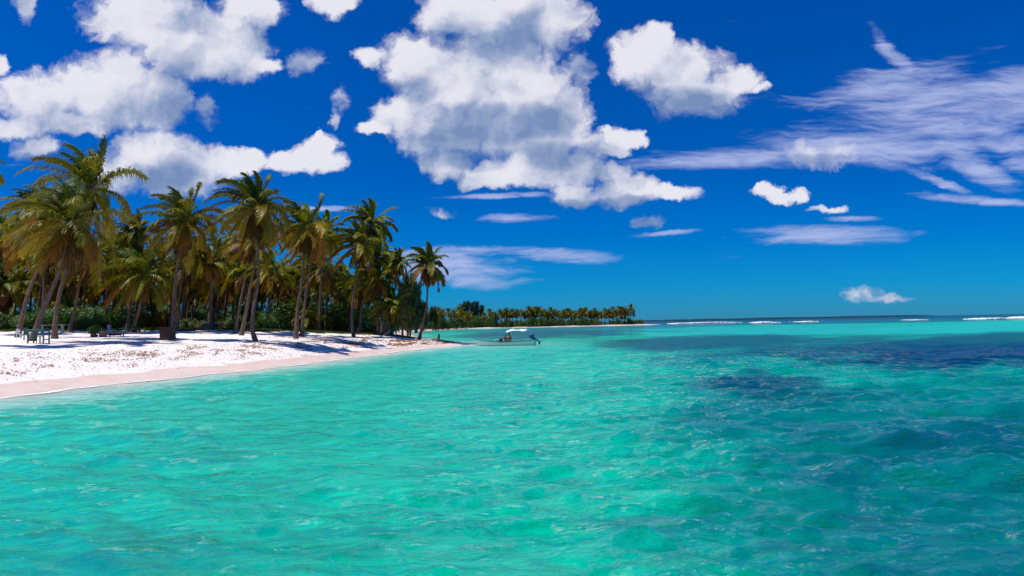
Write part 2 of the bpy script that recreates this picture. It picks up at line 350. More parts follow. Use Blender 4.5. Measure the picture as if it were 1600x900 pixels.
# ------------------------------------------------------------------ sea
def sea_material():
    m = mat_new('sea_water'); t = m.node_tree; q = nt_new(t); l = t.links.new
    geo = q('ShaderNodeNewGeometry')
    def mapping(s, r=0):
        mp = q('ShaderNodeMapping'); l(geo.outputs['Position'], mp.inputs[0]); mp.inputs['Scale'].default_value = s; mp.inputs['Rotation'].default_value = (0, 0, R(r)); return mp.outputs[0]
    def nz(vec, scale, det, rough=.55, dist=0):
        x = q('ShaderNodeTexNoise'); l(vec, x.inputs['Vector']); x.inputs['Scale'].default_value = scale; x.inputs['Detail'].default_value = det; x.inputs['Roughness'].default_value = rough; x.inputs['Distortion'].default_value = dist; return x.outputs[0]
    def mt(op, a, b, clamp=False):
        y = q('ShaderNodeMath', operation=op, use_clamp=clamp)
        for i, v_ in enumerate((a, b)):
            if isinstance(v_, (int, float)): y.inputs[i].default_value = v_
            else: l(v_, y.inputs[i])
        return y.outputs[0]
    def mr(x, a, b, c=0, d=1):
        y = q('ShaderNodeMapRange', interpolation_type='SMOOTHSTEP'); l(x, y.inputs[0]); y.inputs[1].default_value = a; y.inputs[2].default_value = b; y.inputs[3].default_value = c; y.inputs[4].default_value = d; return y.outputs[0]
    cA = q('ShaderNodeVertexColor', layer_name='col')
    # bump
    h1 = nz(mapping((.5, 1.0, 1), 8), 3.4, 5, .6, .25)
    h2 = nz(mapping((.6, 1.0, 1), -14), 11, 5, .65, .15)
    h3 = nz(mapping((.45, 1.0, 1), 20), .9, 5, .62, .2)
    clus = mr(nz(mapping((.4, 1.0, 1), 5), 1.1, 4, .65), .50, .66, 0, 1)
    h4 = mt('MULTIPLY', mt('ADD', nz(mapping((.6, 1.0, 1), 30), 24, 2, .5), mt('MULTIPLY', nz(mapping((.6, 1.0, 1), 10), 9, 1, .5), 1.6)), mt('MULTIPLY', clus, .68))
    hh = mt('ADD', mt('ADD', mt('MULTIPLY', h1, .55), mt('MULTIPLY', h2, .20)), mt('MULTIPLY', h3, .75))
    bp = q('ShaderNodeBump'); bp.inputs['Strength'].default_value = 1.0; bp.inputs['Distance'].default_value = .15; l(hh, bp.inputs['Height'])
    bg_ = q('ShaderNodeBump'); bg_.inputs['Strength'].default_value = 1.0; bg_.inputs['Distance'].default_value = .15; l(mt('ADD', hh, h4), bg_.inputs['Height'])
    # painted light: noise streaks brighten and darken the body colour like ripples and troughs
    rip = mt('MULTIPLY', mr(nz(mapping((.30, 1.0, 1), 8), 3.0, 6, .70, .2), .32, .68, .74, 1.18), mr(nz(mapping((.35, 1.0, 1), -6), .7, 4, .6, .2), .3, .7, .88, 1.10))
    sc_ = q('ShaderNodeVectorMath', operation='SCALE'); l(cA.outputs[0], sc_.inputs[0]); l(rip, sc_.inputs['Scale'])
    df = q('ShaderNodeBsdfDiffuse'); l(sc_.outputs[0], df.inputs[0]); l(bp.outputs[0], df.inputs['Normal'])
    gl = q('ShaderNodeBsdfGlossy'); gl.inputs['Roughness'].default_value = .03; gl.inputs[0].default_value = (1, 1, 1, 1); l(bg_.outputs[0], gl.inputs['Normal'])
    fr = q('ShaderNodeFresnel'); fr.inputs[0].default_value = 1.33; l(bp.outputs[0], fr.inputs['Normal'])
    fac = mt('MINIMUM', mt('MAXIMUM', mt('SUBTRACT', mt('MULTIPLY', fr.outputs[0], 1.2), .092), .010), .40)
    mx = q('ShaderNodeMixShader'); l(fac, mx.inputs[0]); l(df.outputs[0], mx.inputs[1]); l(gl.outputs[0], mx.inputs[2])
    # thin edge over the sand
    al = q('ShaderNodeAttribute', attribute_name='clear'); tr = q('ShaderNodeBsdfTransparent'); tr.inputs[0].default_value = (.93, .99, .98, 1)
    m2 = q('ShaderNodeMixShader'); l(al.outputs['Fac'], m2.inputs[0]); l(mx.outputs[0], m2.inputs[1]); l(tr.outputs[0], m2.inputs[2])
    # foam
    fo = q('ShaderNodeAttribute', attribute_name='foam')
    fm = mr(mt('ADD', fo.outputs['Fac'], mt('MULTIPLY', nz(mapping((1, 1, 1)), 5, 6, .7), .9)), .92, 1.12)
    fd = q('ShaderNodeBsdfDiffuse'); fd.inputs[0].default_value = (.86, .86, .86, 1)
    m3 = q('ShaderNodeMixShader'); l(fm, m3.inputs[0]); l(m2.outputs[0], m3.inputs[1]); l(fd.outputs[0], m3.inputs[2])
    o = q('ShaderNodeOutputMaterial'); l(m3.outputs[0], o.inputs[0]); return m
X, Y, RR, fc, m_, nr_ = polar(1100, 100, 780, 3.5, 14000, 46)
x = X.ravel(); y = Y.ravel(); rr = RR.ravel()
D = -land_dist(x, y) - (fbm(x * .12 + 3, y * .12 + 9, 2) - .38) * 1.3 * sstep(15, 30, y) * (1 - sstep(120, 200, y))   # metres offshore
rng = np.random.RandomState(11)
zz = np.zeros_like(x); cell = np.maximum(rr * np.where(rr < 80, .0058, .022), .02)
lam = np.concatenate([np.geomspace(.22, 1.3, 40), np.geomspace(1.3, 7, 22)])
for l_ in lam:
    th = rng.normal(R(254), .50 if l_ < .8 else .34); kx, ky = math.cos(th) * 2 * math.pi / l_, math.sin(th) * 2 * math.pi / l_
    amp = .0165 * l_ / (1 + (l_ / 2.0) ** 1.2) * rng.uniform(.6, 1.3); fade = np.clip((l_ / cell - 2.5) / 3, 0, 1)
    ph = kx * x + ky * y + rng.uniform(0, 6.28) + 1.2 * vnoise(x / (l_ * 2.2) + 50, y / (l_ * 2.2) + 50)
    s = np.sin(ph) if l_ < .9 else .75 * np.sin(ph) + .5 * (1 - np.abs(np.sin(ph / 2 - .785))) - .18; zz += amp * fade * s
big = .75 + .7 * sstep(-2, 9, x + (fbm(x * .15, y * .15, 2) - .4) * 6) * (1 - sstep(40, 80, rr))
gust = .55 + .9 * fbm(x * .22 + 8, y * .3 + 2, 3)
zz *= sstep(0, 7, D) * big * gust * 1.0
zz *= 1 - .5 * sstep(30, 90, rr)
# swash at the sand edge: the water sheet lies just over the sand, then dips under it
zz = np.where(D < .4, zz * .2, zz)
# body colour of the water (linear): pale over the sandbar, turquoise over sand, dark over seagrass
def mixl(a, b, t): t = t[..., None]; return a * (1 - t) + b * t
pale = np.array((.30, .62, .52)); turq = np.array((.0, .50, .29)); green = np.array((.0, .29, .18)); deep = np.array((.0, .058, .050)); teal = np.array((.0, .140, .125)); bright = np.array((.02, .52, .34))
C = mixl(pale, bright, sstep(.5, 7, D)); C = mixl(C, turq, sstep(6, 24, D))
nzb = fbm(x * .035 + 4, y * .035 + 1, 4)
C = mixl(C, green, sstep(.42, .62, fbm(x * .16 + 30, y * .11, 3)) * sstep(10, 25, D) * .45)
# the bottom falls away to the right of the camera
uu = x / np.maximum(y, 1e-3)
right = sstep(-1.0, 4.2, x - .15 * y + (fbm(x * .22, y * .22, 3) - .44) * 5.5) * (1 - sstep(15, 36, y + (nzb - .45) * 30)) * (y > 0)
C = mixl(C, teal, right * .88)
C = mixl(C, pale, np.exp(-(((x + 4) / 9) ** 2 + ((y - 88) / 14) ** 2)) * .75)
C = mixl(C, green, sstep(4, 16, x) * .55 * (1 - right) * (1 - sstep(90, 140, y)))
def patch(px0, py0, px1, py1, soft=.5, amt=1.0, colr=deep, seed=0, ns=1.0):
    """seagrass bed covering a world rectangle found from the photo"""
    global C
    xm, ym = (px0 + px1) / 2, (py0 + py1) / 2
    a = EYE / -ray(xm, py1).z; b = EYE / -ray(xm, max(py0, 506 - (xm - 800) * .02 + .8)).z
    u0, u1 = (px0 - 800) / F, (px1 - 800) / F
    uc, uh = (u0 + u1) / 2, (u1 - u0) / 2
    lr = np.log(np.maximum(y, 1)); lc, lh = (math.log(a) + math.log(b)) / 2, (math.log(b) - math.log(a)) / 2
    e = np.sqrt(((uu - uc) / uh) ** 2 + ((lr - lc) / lh) ** 2)
    e = e + (fbm(uu * 14 + seed, lr * 9 + seed, 4) - .46) * 1.5 * ns
    C = mixl(C, colr, (1 - sstep(1 - soft, 1 + soft * .6, e)) * amt * (y > 1))
# far bands
far = sstep(220, 330, y + (fbm(uu * 6, np.log(np.maximum(y, 1)) * 4, 3) - .45) * 120)
C = mixl(C, np.array((.003, .12, .16)), far * sstep(-60, 60, x) )
patch(1350, 503, 1750, 527, .35, .95, np.array((.01, .52, .40)), 3, .7)
patch(930, 510, 1420, 522, .35, .9, np.array((.01, .45, .36)), 9, .7)
patch(1040, 516, 1500, 523, .3, .8, np.array((.01, .50, .40)), 19, .5)
patch(700, 511, 1110, 518, .4, .8, np.array((.004, .20, .24)), 13, .6)
patch(680, 517, 1020, 529, .4, .9, np.array((.003, .10, .15)), 5)
patch(950, 522, 1330, 549, .45, .92, deep, 6, .75)
patch(1210, 521, 1790, 580, .4, .97, deep, 7, .65)
patch(1300, 535, 1700, 570, .4, .8, np.array((.0, .030, .055)), 27, .7)
patch(1070, 545, 1330, 562, .5, .75, deep, 8)
patch(1085, 580, 1270, 618, .6, .90, deep, 10)
patch(1130, 610, 1400, 640, .6, .45, deep, 12)
patch(1000, 555, 1150, 575, .6, .5, teal, 14)
patch(1350, 650, 1700, 740, .8, .55, np.array((.0, .075, .09)), 15)
patch(900, 790, 1150, 860, .8, .5, np.array((.003, .12, .12)), 16)
patch(1120, 695, 1420, 760, .8, .45, np.array((.0, .10, .11)), 18)
patch(620, 700, 1000, 800, .9, .25, green, 20)
patch(-100, 800, 300, 920, .9, .45, np.array((.003, .24, .19)), 21)
C = mixl(C, np.array((.002, .055, .085)), sstep(620, 760, rr))        # open ocean beyond the reef
C = np.where((D < 0)[..., None], pale, C)
clear = 1 - sstep(.2, 2.6, D + (fbm(x * .5, y * .5, 3) - .44) * 2.5)
clear = np.maximum(clear * .97, 0)
foam = np.maximum(.34 * np.exp(-((D - 1.5 + (fbm(x * .35, y * .35, 2) - .38) * 4) / .8) ** 2) * (rr < 120), (.50 + .42 * fbm(x * .8, y * .8 + 40, 2)) * np.exp(-((D - .35 + (fbm(x * .6, y * .6, 2) - .38) * 1.0) / .40) ** 2) * (rr < 200))
V = np.stack([x, y, zz + .012], -1)
# pull the sheet under the sand inland
V[:, 2] = np.where(D < -1.2, -.6 - 0 * D, V[:, 2])
keep = (D > -12).reshape(m_, nr_)
i = np.arange(m_)[:, None]; j = np.arange(nr_ - 1)[None, :]
ok = (keep[(i + 1) % m_, j] | keep[i, j] | keep[i, j + 1]).reshape(-1)
fc = fc[ok]
V = np.vstack([V, [[0, 0, 0]]]); cidx = len(V) - 1
ii = np.arange(m_); tri = np.stack([ii * nr_, np.full(m_, cidx), ((ii + 1) % m_) * nr_], -1)
C = np.vstack([C, [turq]])
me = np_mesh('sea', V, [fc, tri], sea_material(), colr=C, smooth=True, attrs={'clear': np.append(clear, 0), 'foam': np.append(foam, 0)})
tag(link('sea', me), 'clear turquoise sea with dark seagrass patches', 'sea', kind='structure')


# ------------------------------------------------------------------ coconut palms
M_FROND = leaf_mat('palm_frond', .30, .5, .25); M_DEAD = leaf_mat('dead_palm_frond', .12, .8, .1)
M_LEAF = leaf_mat('shrub_leaf', .22, .45, .35); M_NEEDLE = leaf_mat('casuarina_needle', .15, .7, .15)
def trunk_mat(name, a, b):
    m = mat_new(name); t = m.node_tree; q = nt_new(t); l = t.links.new
    tcn = q('ShaderNodeTexCoord'); wv = q('ShaderNodeTexWave', wave_type='BANDS', bands_direction='Z'); l(tcn.outputs['Object'], wv.inputs[0])
    wv.inputs['Scale'].default_value = 2.4; wv.inputs['Distortion'].default_value = 3.5; wv.inputs['Detail'].default_value = 3; wv.inputs['Detail Scale'].default_value = 2
    no = q('ShaderNodeTexNoise'); l(tcn.outputs['Object'], no.inputs['Vector']); no.inputs['Scale'].default_value = 3; no.inputs['Detail'].default_value = 5
    ad = q('ShaderNodeMath', operation='MULTIPLY_ADD'); l(wv.outputs['Fac'], ad.inputs[0]); ad.inputs[1].default_value = .35; l(no.outputs[0], ad.inputs[2])
    mr = q('ShaderNodeMapRange'); l(ad.outputs[0], mr.inputs[0]); mr.inputs[1].default_value = .4; mr.inputs[2].default_value = .9
    mx = q('ShaderNodeMix', data_type='RGBA'); l(mr.outputs[0], mx.inputs[0]); mx.inputs[6].default_value = a + (1,); mx.inputs[7].default_value = b + (1,)
    bs = q('ShaderNodeBsdfPrincipled'); l(mx.outputs[2], bs.inputs['Base Color']); bs.inputs['Roughness'].default_value = .85; bs.inputs['Specular IOR Level'].default_value = .15
    bp = q('ShaderNodeBump'); bp.inputs['Distance'].default_value = .04; l(ad.outputs[0], bp.inputs['Height']); l(bp.outputs[0], bs.inputs['Normal'])
    o = q('ShaderNodeOutputMaterial'); l(bs.outputs[0], o.inputs[0]); return m
M_TRUNK = trunk_mat('palm_trunk', (.085, .048, .038), (.20, .135, .105)); M_BARK = trunk_mat('bark', (.06, .045, .035), (.14, .11, .09))

def unit(v): return v / np.maximum(np.linalg.norm(v, axis=-1, keepdims=True), 1e-9)
WIND = unit(np.array([-1.0, .25, .12]))
class Geo:
    def __init__(s): s.V = []; s.Q = []; s.T = []; s.C = []; s.n = 0
    def add(s, V, Q=None, T=None, C=(1, 1, 1)):
        V = np.asarray(V, float).reshape(-1, 3); s.V.append(V)
        if Q is not None: s.Q.append(np.asarray(Q) + s.n)
        if T is not None: s.T.append(np.asarray(T) + s.n)
        s.C.append(np.broadcast_to(np.asarray(C, float), (len(V), 3))); s.n += len(V)
    def mesh(s, name, mat, smooth=False):
        fs = []
        if s.Q: fs.append(np.vstack(s.Q))
        if s.T: fs.append(np.vstack(s.T))
        return np_mesh(name, np.vstack(s.V), fs, mat, colr=np.vstack(s.C), smooth=smooth)
def frond(g, rng, az, el, Lf, wind, grav, nl, c0, c1, lw=.05, limp=.35):
    """one feather frond: curved rachis with nl leaflets on each side, all combed by the wind"""
    ns = 16; t = np.array([math.cos(el) * math.cos(az), math.cos(el) * math.sin(az), math.sin(el)])
    p = t * .12; P_ = [p]; T_ = [t]; ds = Lf / ns
    for i in range(ns):
        s = i / ns
        t = t + ds * (4.2 / Lf) * (np.array([0, 0, -1]) * grav * (.30 + 2.2 * s) + WIND * wind * (.35 + 1.7 * s)); t = t / np.linalg.norm(t)
        p = p + t * ds; P_.append(p); T_.append(t)
    P_ = np.array(P_); T_ = np.array(T_)
    side = unit(np.cross(T_, [0, 0, 1.0]) + 1e-4); up = np.cross(side, T_)
    tw = rng.uniform(-.5, .5); side, up = side * math.cos(tw) + up * math.sin(tw), up * math.cos(tw) - side * math.sin(tw)
    w_ = np.linspace(.06, .018, ns + 1)[:, None]
    A = P_ + side * w_; B = P_ - side * w_; Cc = P_ - up * w_ * .8
    i = np.arange(ns); q = np.vstack([np.stack([i, i + 1, i + 1 + ns + 1, i + ns + 1], -1), np.stack([i, i + 1, i + 1 + 2 * (ns + 1), i + 2 * (ns + 1)], -1), np.stack([i + ns + 1, i + ns + 2, i + 1 + 2 * (ns + 1), i + 2 * (ns + 1)], -1)])
    g.add(np.vstack([A, B, Cc]), Q=q, C=np.array(c0) * .5 + np.array((.22, .20, .03)))  # rachis colour raised: its sunlit highlight is painted in
    s = np.linspace(.13, 1.0, nl) ; f = s * ns; k = np.minimum(f.astype(int), ns - 1); fr = (f - k)[:, None]
    base = P_[k] * (1 - fr) + P_[k + 1] * fr; tt = unit(T_[k] * (1 - fr) + T_[k + 1] * fr); sd_ = unit(side[k] * (1 - fr) + side[k + 1] * fr); uu_ = unit(up[k] * (1 - fr) + up[k + 1] * fr)
    ll = Lf * .25 * np.clip(np.sin(np.pi * (.12 + .80 * s)) ** .6, .25, 1) 
    mix = rng.rand(nl, 1) * .5 + s[:, None] * .5; cc = np.array(c0) * (1 - mix) + np.array(c1) * mix
    for sg in (-1, 1):
        j = rng.uniform(.6, 1.25, (nl, 1)); jr = rng.normal(0, .09, (nl, 3))
        d0 = unit(sd_ * sg * .70 + tt * (.55 + .5 * s[:, None]) + uu_ * .10 + WIND * wind * 1.3 + jr)
        d1 = unit(d0 + np.array([0, 0, -1]) * (limp * 3.0) + WIND * wind * 2.4 + jr * 1.5)
        L1 = (ll[:, None]) * j
        b = base; m = b + d0 * L1 * .5; e = m + d1 * L1 * .5
        wd = unit(np.cross(d0, uu_ + .4 * jr)); wd = unit(wd) * lw / 2
        Vv = np.stack([b - wd * .6, b + wd * .6, m + wd, m - wd, e], 1).reshape(-1, 3)
        o = np.arange(nl)[:, None] * 5
        g.add(Vv, Q=np.hstack([o, o + 1, o + 2, o + 3]), T=np.hstack([o + 3, o + 2, o + 4]), C=np.repeat(cc * rng.uniform(.8, 1.2, (nl, 1)), 5, 0))
GREEN = (.018, .064, .006); LIME = (.155, .215, .008); GOLD = (.36, .245, .012); RUST = (.26, .105, .020); BROWN = (.085, .045, .022); DARKG = (.014, .048, .010)
def lerp(a, b, t): return tuple(x * (1 - t) + y * t for x, y in zip(a, b))
def crown_meshes(seed, Lf=4.2, n=26, wind=.20, grav=.30, nl=52, lw=.055, dead=7, gold=.5, spread=1.0):
    rng = np.random.RandomState(seed); g = Geo(); d = Geo()
    for i in range(n):
        s = i / (n - 1); az = i * 2.39996 + rng.uniform(-.3, .3); el = math.radians(88 - 122 * s ** 1.18 * spread + rng.uniform(-10, 10))
        L_ = Lf * (.80 + .42 * min(1, s * 2.2)) * rng.uniform(.85, 1.15) * (1 - .10 * s)
        k = max(0, s - .38) / .62 * gold * 1.35 * rng.uniform(.5, 1.3)
        c0 = lerp(lerp(GREEN, DARKG, rng.rand() * .7) if s < .5 else GREEN, LIME, min(1, s * 1.3 * rng.uniform(.5, 1.2)))
        if k > .25: c0 = lerp(c0, GOLD, min(1, (k - .25) * 1.7))
        c1 = lerp(c0, GOLD if s > .3 else LIME, .35 + .3 * s)
        if s > .82 and rng.rand() < .55: c0, c1 = lerp(GOLD, RUST, .6), RUST
        frond(g, rng, az, el, L_, wind * rng.uniform(.6, 1.3), grav * (.55 + .7 * s), nl, c0, c1, lw, .30 + .25 * s)
    for i in range(dead):
        az = i * 2.39996 + 1; frond(d, rng, az, math.radians(rng.uniform(-78, -45)), Lf * rng.uniform(.5, .8), wind * .35, .45, int(nl * .6), lerp(RUST, BROWN, rng.rand()), BROWN, lw * .9, .9)
    # fibrous heart of the crown where the frond bases clasp the trunk
    for i in range(14):
        az = i * 2.4; r = .20; z0 = -.55; c, s_ = math.cos(az), math.sin(az)
        g.add([[c * .14 - s_ * .09, s_ * .14 + c * .09, z0], [c * .14 + s_ * .09, s_ * .14 - c * .09, z0], [c * .20 + s_ * .05, s_ * .20 - c * .05, .35], [c * .20 - s_ * .05, s_ * .20 + c * .05, .35]], Q=[[0, 1, 2, 3]], C=(.14, .10, .05))
    return g.mesh('crown', M_FROND), (d.mesh('dead_fronds', M_DEAD) if dead else None)
def tube_mesh(name, pts, radii, mat, ns=9, sub=7):
    pts = np.array(pts, float); k = len(pts); m = (k - 1) * sub + 1; tt = np.linspace(0, k - 1, m)
    ext = np.vstack([2 * pts[0] - pts[1], pts, 2 * pts[-1] - pts[-2]]); i = np.minimum(tt.astype(int), k - 2); f = (tt - i)[:, None]
    p0, p1, p2, p3 = ext[i], ext[i + 1], ext[i + 2], ext[i + 3]
    C_ = .5 * ((2 * p1) + (-p0 + p2) * f + (2 * p0 - 5 * p1 + 4 * p2 - p3) * f ** 2 + (-p0 + 3 * p1 - 3 * p2 + p3) * f ** 3)
    rad = np.interp(tt, np.linspace(0, k - 1, len(radii)), radii)
    T_ = unit(np.gradient(C_, axis=0)); a = unit(np.cross(T_, [0, 1.0, .1])); b = np.cross(T_, a)
    th = np.linspace(0, 2 * math.pi, ns, endpoint=False)
    rg = rad[:, None] * (1 + .05 * np.sin(np.arange(m) * 2.1))[:, None]
    Vv = C_[:, None] + (a[:, None] * np.cos(th)[None, :, None] + b[:, None] * np.sin(th)[None, :, None]) * rg[:, :, None]
    i = np.arange(m - 1)[:, None] * ns; j = np.arange(ns)[None]; j2 = (j + 1) % ns
    q = np.stack([i + j, i + j2, i + ns + j2, i + ns + j], -1).reshape(-1, 4)
    return np_mesh(name, Vv.reshape(-1, 3), [q], mat, smooth=True)
TRUNK_R = [.32, .20, .17, .15, .13, .115, .11]

def hero(base, mids, crown, Lpx, seed, label, wind=.20, dead=7, fat=1.0, n=26, gold=.5, y1=125, fb=95, grav=.30, nl=54):
    b = ground_hit(*base, y1=y1, fallback=fb); Yd = b.y
    rt = empty('coconut_palm', b, label, 'palm tree', 'palms at the front of the grove')
    c = at(crown[0], crown[1], Yd)
    pts = [Vector((0, 0, -.35))] + [at(px, py, Yd) - b for px, py in mids] + [c - b]
    rng = random.Random(seed)
    for k in range(1, len(pts)): pts[k].y += (k / len(pts)) * rng.uniform(-.6, .6)
    link('trunk', tube_mesh('trunk', [tuple(p) for p in pts], [r * fat for r in TRUNK_R], M_TRUNK), rt)
    Lm = .90 * Lpx * Yd / F
    cm, dm = crown_meshes(seed, Lm, n + 9, wind, grav, nl + 8, .088 * max(.8, min(1.5, Yd / 60)), dead + 5, gold)
    link('crown', cm, rt, pts[-1])
    if dm: link('dead_fronds', dm, rt, pts[-1] + Vector((0, 0, -.25)))
    return rt, Yd
HEROES = [
 ((27, 527), [(42, 470), (60, 410)], (78, 352), 74, 1, 'leaning palm with the leftmost trunk foot, its gold fronds streaming to the left picture edge', dict(wind=.27, gold=.9)),
 ((48, 533), [(62, 492), (88, 425)], (116, 352), 92, 2, 'big leaning palm whose trunk stands against the green table, yellow-green crown in front', dict(wind=.26, gold=.7, n=30)),
 ((85, 529), [(90, 480), (106, 410)], (140, 296), 84, 3, 'tallest palm at the far left, dark green crown topping all the others', dict(wind=.22, gold=.3, n=30, dead=5)),
 ((108, 519), [(118, 482), (126, 445)], (138, 412), 46, 4, 'short palm with a curved trunk behind the white sand bench', dict(wind=.2)),
 ((206, 520), [(212, 503), (219, 472)], (222, 432), 62, 5, 'low wide palm with the dark seated person leaning at its foot', dict(wind=.15, gold=.2, n=30)),
 ((269, 531), [(272, 480), (277, 430)], (286, 346), 66, 7, 'tall palm standing directly beside the brown wooden bin', dict(wind=.20, gold=.55, n=32)),
 ((277, 517), [(279, 470), (284, 420)], (292, 372), 54, 8, 'palm half hidden behind the tall palm at the brown bin', dict(wind=.2, gold=.7)),
 ((328, 515), [(329, 480), (331, 445)], (328, 412), 36, 9, 'small palm with a pale orange trunk rising out of the blue box', dict(wind=.12, fat=1.45, gold=.6)),
 ((367, 520), [(374, 480), (382, 440)], (392, 378), 52, 10, 'leftmost and rearmost of the three palms in the middle clump', dict(wind=.25, gold=.7)),
 ((376, 524), [(386, 480), (394, 430)], (410, 348), 54, 11, 'middle palm of the three-trunk clump, crown swept behind its neighbour', dict(wind=.2, gold=.5)),
 ((401, 534), [(394, 512), (396, 480), (403, 430)], (401, 326), 70, 12, 'tall palm with an S-curved trunk standing on a sand mound nearest the water', dict(wind=.20, gold=.6, n=32)),
 ((462, 529), [(466, 480), (473, 425)], (474, 356), 60, 13, 'front palm of the close pair right of the sand mound, golden swept fronds', dict(wind=.30, gold=.9, n=30)),
 ((471, 525), [(476, 480), (482, 430)], (488, 374), 46, 14, 'rear palm of the close pair right of the sand mound', dict(wind=.24, gold=.7)),
 ((497, 516), [(500, 470), (503, 420)], (507, 366), 40, 15, 'slender palm behind the close pair with its crown just showing over them', dict(wind=.15, gold=.4)),
 ((553, 527), [(550, 495), (555, 440)], (561, 384), 46, 16, 'left palm of the three-trunk clump by the brown crate, low golden crown', dict(wind=.28, gold=.8)),
 ((555, 521), [(560, 490), (569, 430)], (579, 352), 50, 17, 'tall dark-crowned palm rising above the right-hand three-trunk clump', dict(wind=.14, gold=.25, n=28, dead=9)),
 ((562, 522), [(565, 490), (572, 450)], (588, 404), 40, 18, 'right palm of the three-trunk clump by the brown crate', dict(wind=.2, gold=.6)),
 ((600, 515), [(610, 480), (617, 448)], (622, 410), 25, 19, 'thin leaning palm with a small crown over a long brown skirt of dead fronds', dict(wind=.12, gold=.3, dead=14, n=20)),
 ((654, 524), [(661, 502), (667, 470)], (667, 414), 40, 20, 'lone curved palm at the sandy point, last one before the water', dict(wind=.14, gold=.45, dead=9, n=26, y1=93, fb=90)),
 ((607, 515), [(609, 500)], (612, 480), 34, 21, 'low young palm right of the brown crate with a crown near the ground', dict(wind=.12, gold=.4, dead=3)),
 ((590, 514), [(590, 480)], (592, 436), 36, 22, 'medium palm filling the gap between the three-trunk clump and the skirted palm', dict(wind=.18, gold=.5)),
 ((-22, 524), [(-20, 470), (-14, 420)], (-6, 368), 58, 23, 'palm cut by the left picture edge with only its right-hand fronds showing', dict(wind=.2, gold=.5)),
 ((4, 517), [(6, 490)], (6, 452), 46, 24, 'low palm with drooping rusty fronds at the left picture edge', dict(wind=.2, gold=1.1, dead=9)),
 ((-120, 540), [(-105, 450), (-90, 340)], (-70, 256), 62, 25, 'palm outside the left picture edge, one frond tip poking in before the clouds', dict(wind=.05, gold=.3)),
 ((199, 517), [(204, 450)], (214, 364), 40, 26, 'dark palm whose small crown rises behind the low wide palm', dict(wind=.15, gold=.2)),
 ((62, 518), [(68, 450)], (60, 330), 56, 27, 'dark palm behind the leaning pair at the far left', dict(wind=.3, gold=.3)),
]
used_xy = []
for base, mids, crown, Lpx, seed, label, kw in HEROES:
    o, Yd = hero(base, mids, crown, Lpx, seed, label, **kw); used_xy.append((o.location.x, o.location.y))

# grove palms: a few trees of each build, then copies
def proto_palm(seed, H, Lf, wind, gold, dead, nl=30):
    rng = random.Random(seed); lean = rng.uniform(.3, 1.6)
    pts = [(0, 0, -.4), (lean * .2, .1, H * .33), (lean * .55, .2, H * .68), (lean, .1, H)]
    tm = tube_mesh('trunk', pts, TRUNK_R, M_TRUNK, ns=7, sub=4)
    cm, dm = crown_meshes(seed + 100, Lf, 32, wind, .34, nl, .125, dead + 3, gold)
    return tm, cm, dm, Vector(pts[-1])
PROT = [proto_palm(31, 9.5, 3.5, .20, .35, 6), proto_palm(32, 8.6, 3.7, .26, .55, 7), proto_palm(33, 10.5, 3.4, .16, .2, 5), proto_palm(34, 7.8, 3.7, .14, .4, 8), proto_palm(35, 9.0, 3.6, .22, .65, 9), proto_palm(36, 2.2, 4.0, .10, .35, 3)]
def put_palm(k, x, y, s, rz, label, group, z=None):
    tm, cm, dm, top = PROT[k]
    rt = empty('coconut_palm', (x, y, gz(x, y) if z is None else z), label, 'palm tree', group, rz); rt.scale = (s, s, s)
    link('trunk', tm, rt); link('crown', cm, rt, top)
    if dm: link('dead_fronds', dm, rt, top + Vector((0, 0, -.3)))
    return rt
rnd = random.Random(5); cnt = 0
cand = []
yy_ = 96.0
while yy_ < 200:
    xx_ = -.80 * yy_ - 4
    while xx_ < -12:
        cand.append((xx_ + rnd.uniform(-2, 2), yy_ + rnd.uniform(-2.4, 2.4))); xx_ += 4.6 + (yy_ - 96) * .03
    yy_ += 5.2 + (yy_ - 96) * .075
cx = np.array([c[0] for c in cand]); cy = np.array([c[1] for c in cand]); dd = land_dist(cx, cy)
for (px_, py_), d_ in zip(cand, dd):
    if d_ < 7 or py_ < veg_edge(px_) + 4: continue
    pxl = 800 + F * px_ / py_
    if pxl > 640 or (py_ < 106 and pxl < 70): continue
    if rnd.random() < .10 or cnt > 205: continue
    lowp = rnd.random() < .12
    k = 5 if lowp else rnd.choice([0, 1, 2, 3, 4, 2]); s = rnd.uniform(.88, 1.18)
    if pxl < 150 and not lowp: s *= 1.12
    if pxl > 500 and not lowp: s *= .88
    put_palm(k, px_, py_, s, rnd.uniform(-.5, .5),
             'young stemless palm crouching in the shade of the dense grove' if lowp else 'coconut palm deep in the dense grove behind the front row',
             'young palms under the grove' if lowp else 'palms inside the dense grove'); cnt += 1
print('grove palms', cnt)
# the far headland: palms standing along the white beach
far_px = [768, 779, 795, 818, 832, 845, 853, 865, 880, 896, 908, 919, 931, 935, 951, 954, 965, 979, 662, 678, 684, 700, 708, 716, 757, 764, 772, 783, 790, 800, 806, 812, 824, 828, 836, 841, 849, 858, 861, 869, 876, 884, 888, 892, 900, 905, 911, 915, 923, 927, 939, 943, 947, 957, 962, 967, 971, 975, 984, 987]
def far_Y(px): return float(np.interp(px, [640, 690, 740, 860, 1000], [290, 360, 440, 454, 466]))
for px_ in far_px:
    Yd = far_Y(px_) + rnd.uniform(2, 9); X_ = (px_ - 800) / F * Yd
    z_ = max(.6, gz(X_, Yd)); topy = {984: 474}.get(px_, 481 + rnd.uniform(-4, 7) - (0 if px_ > 745 else 4))
    H_ = (at(px_, topy, Yd).z - z_); k = rnd.choice([0, 2, 4, 1]); s = max(.45, H_ / (PROT[k][3].z + 3.2))
    put_palm(k, X_, Yd, s, rnd.uniform(-.6, .6), 'distant coconut palm in the row along the far white beach', 'palms on the far headland', z_)
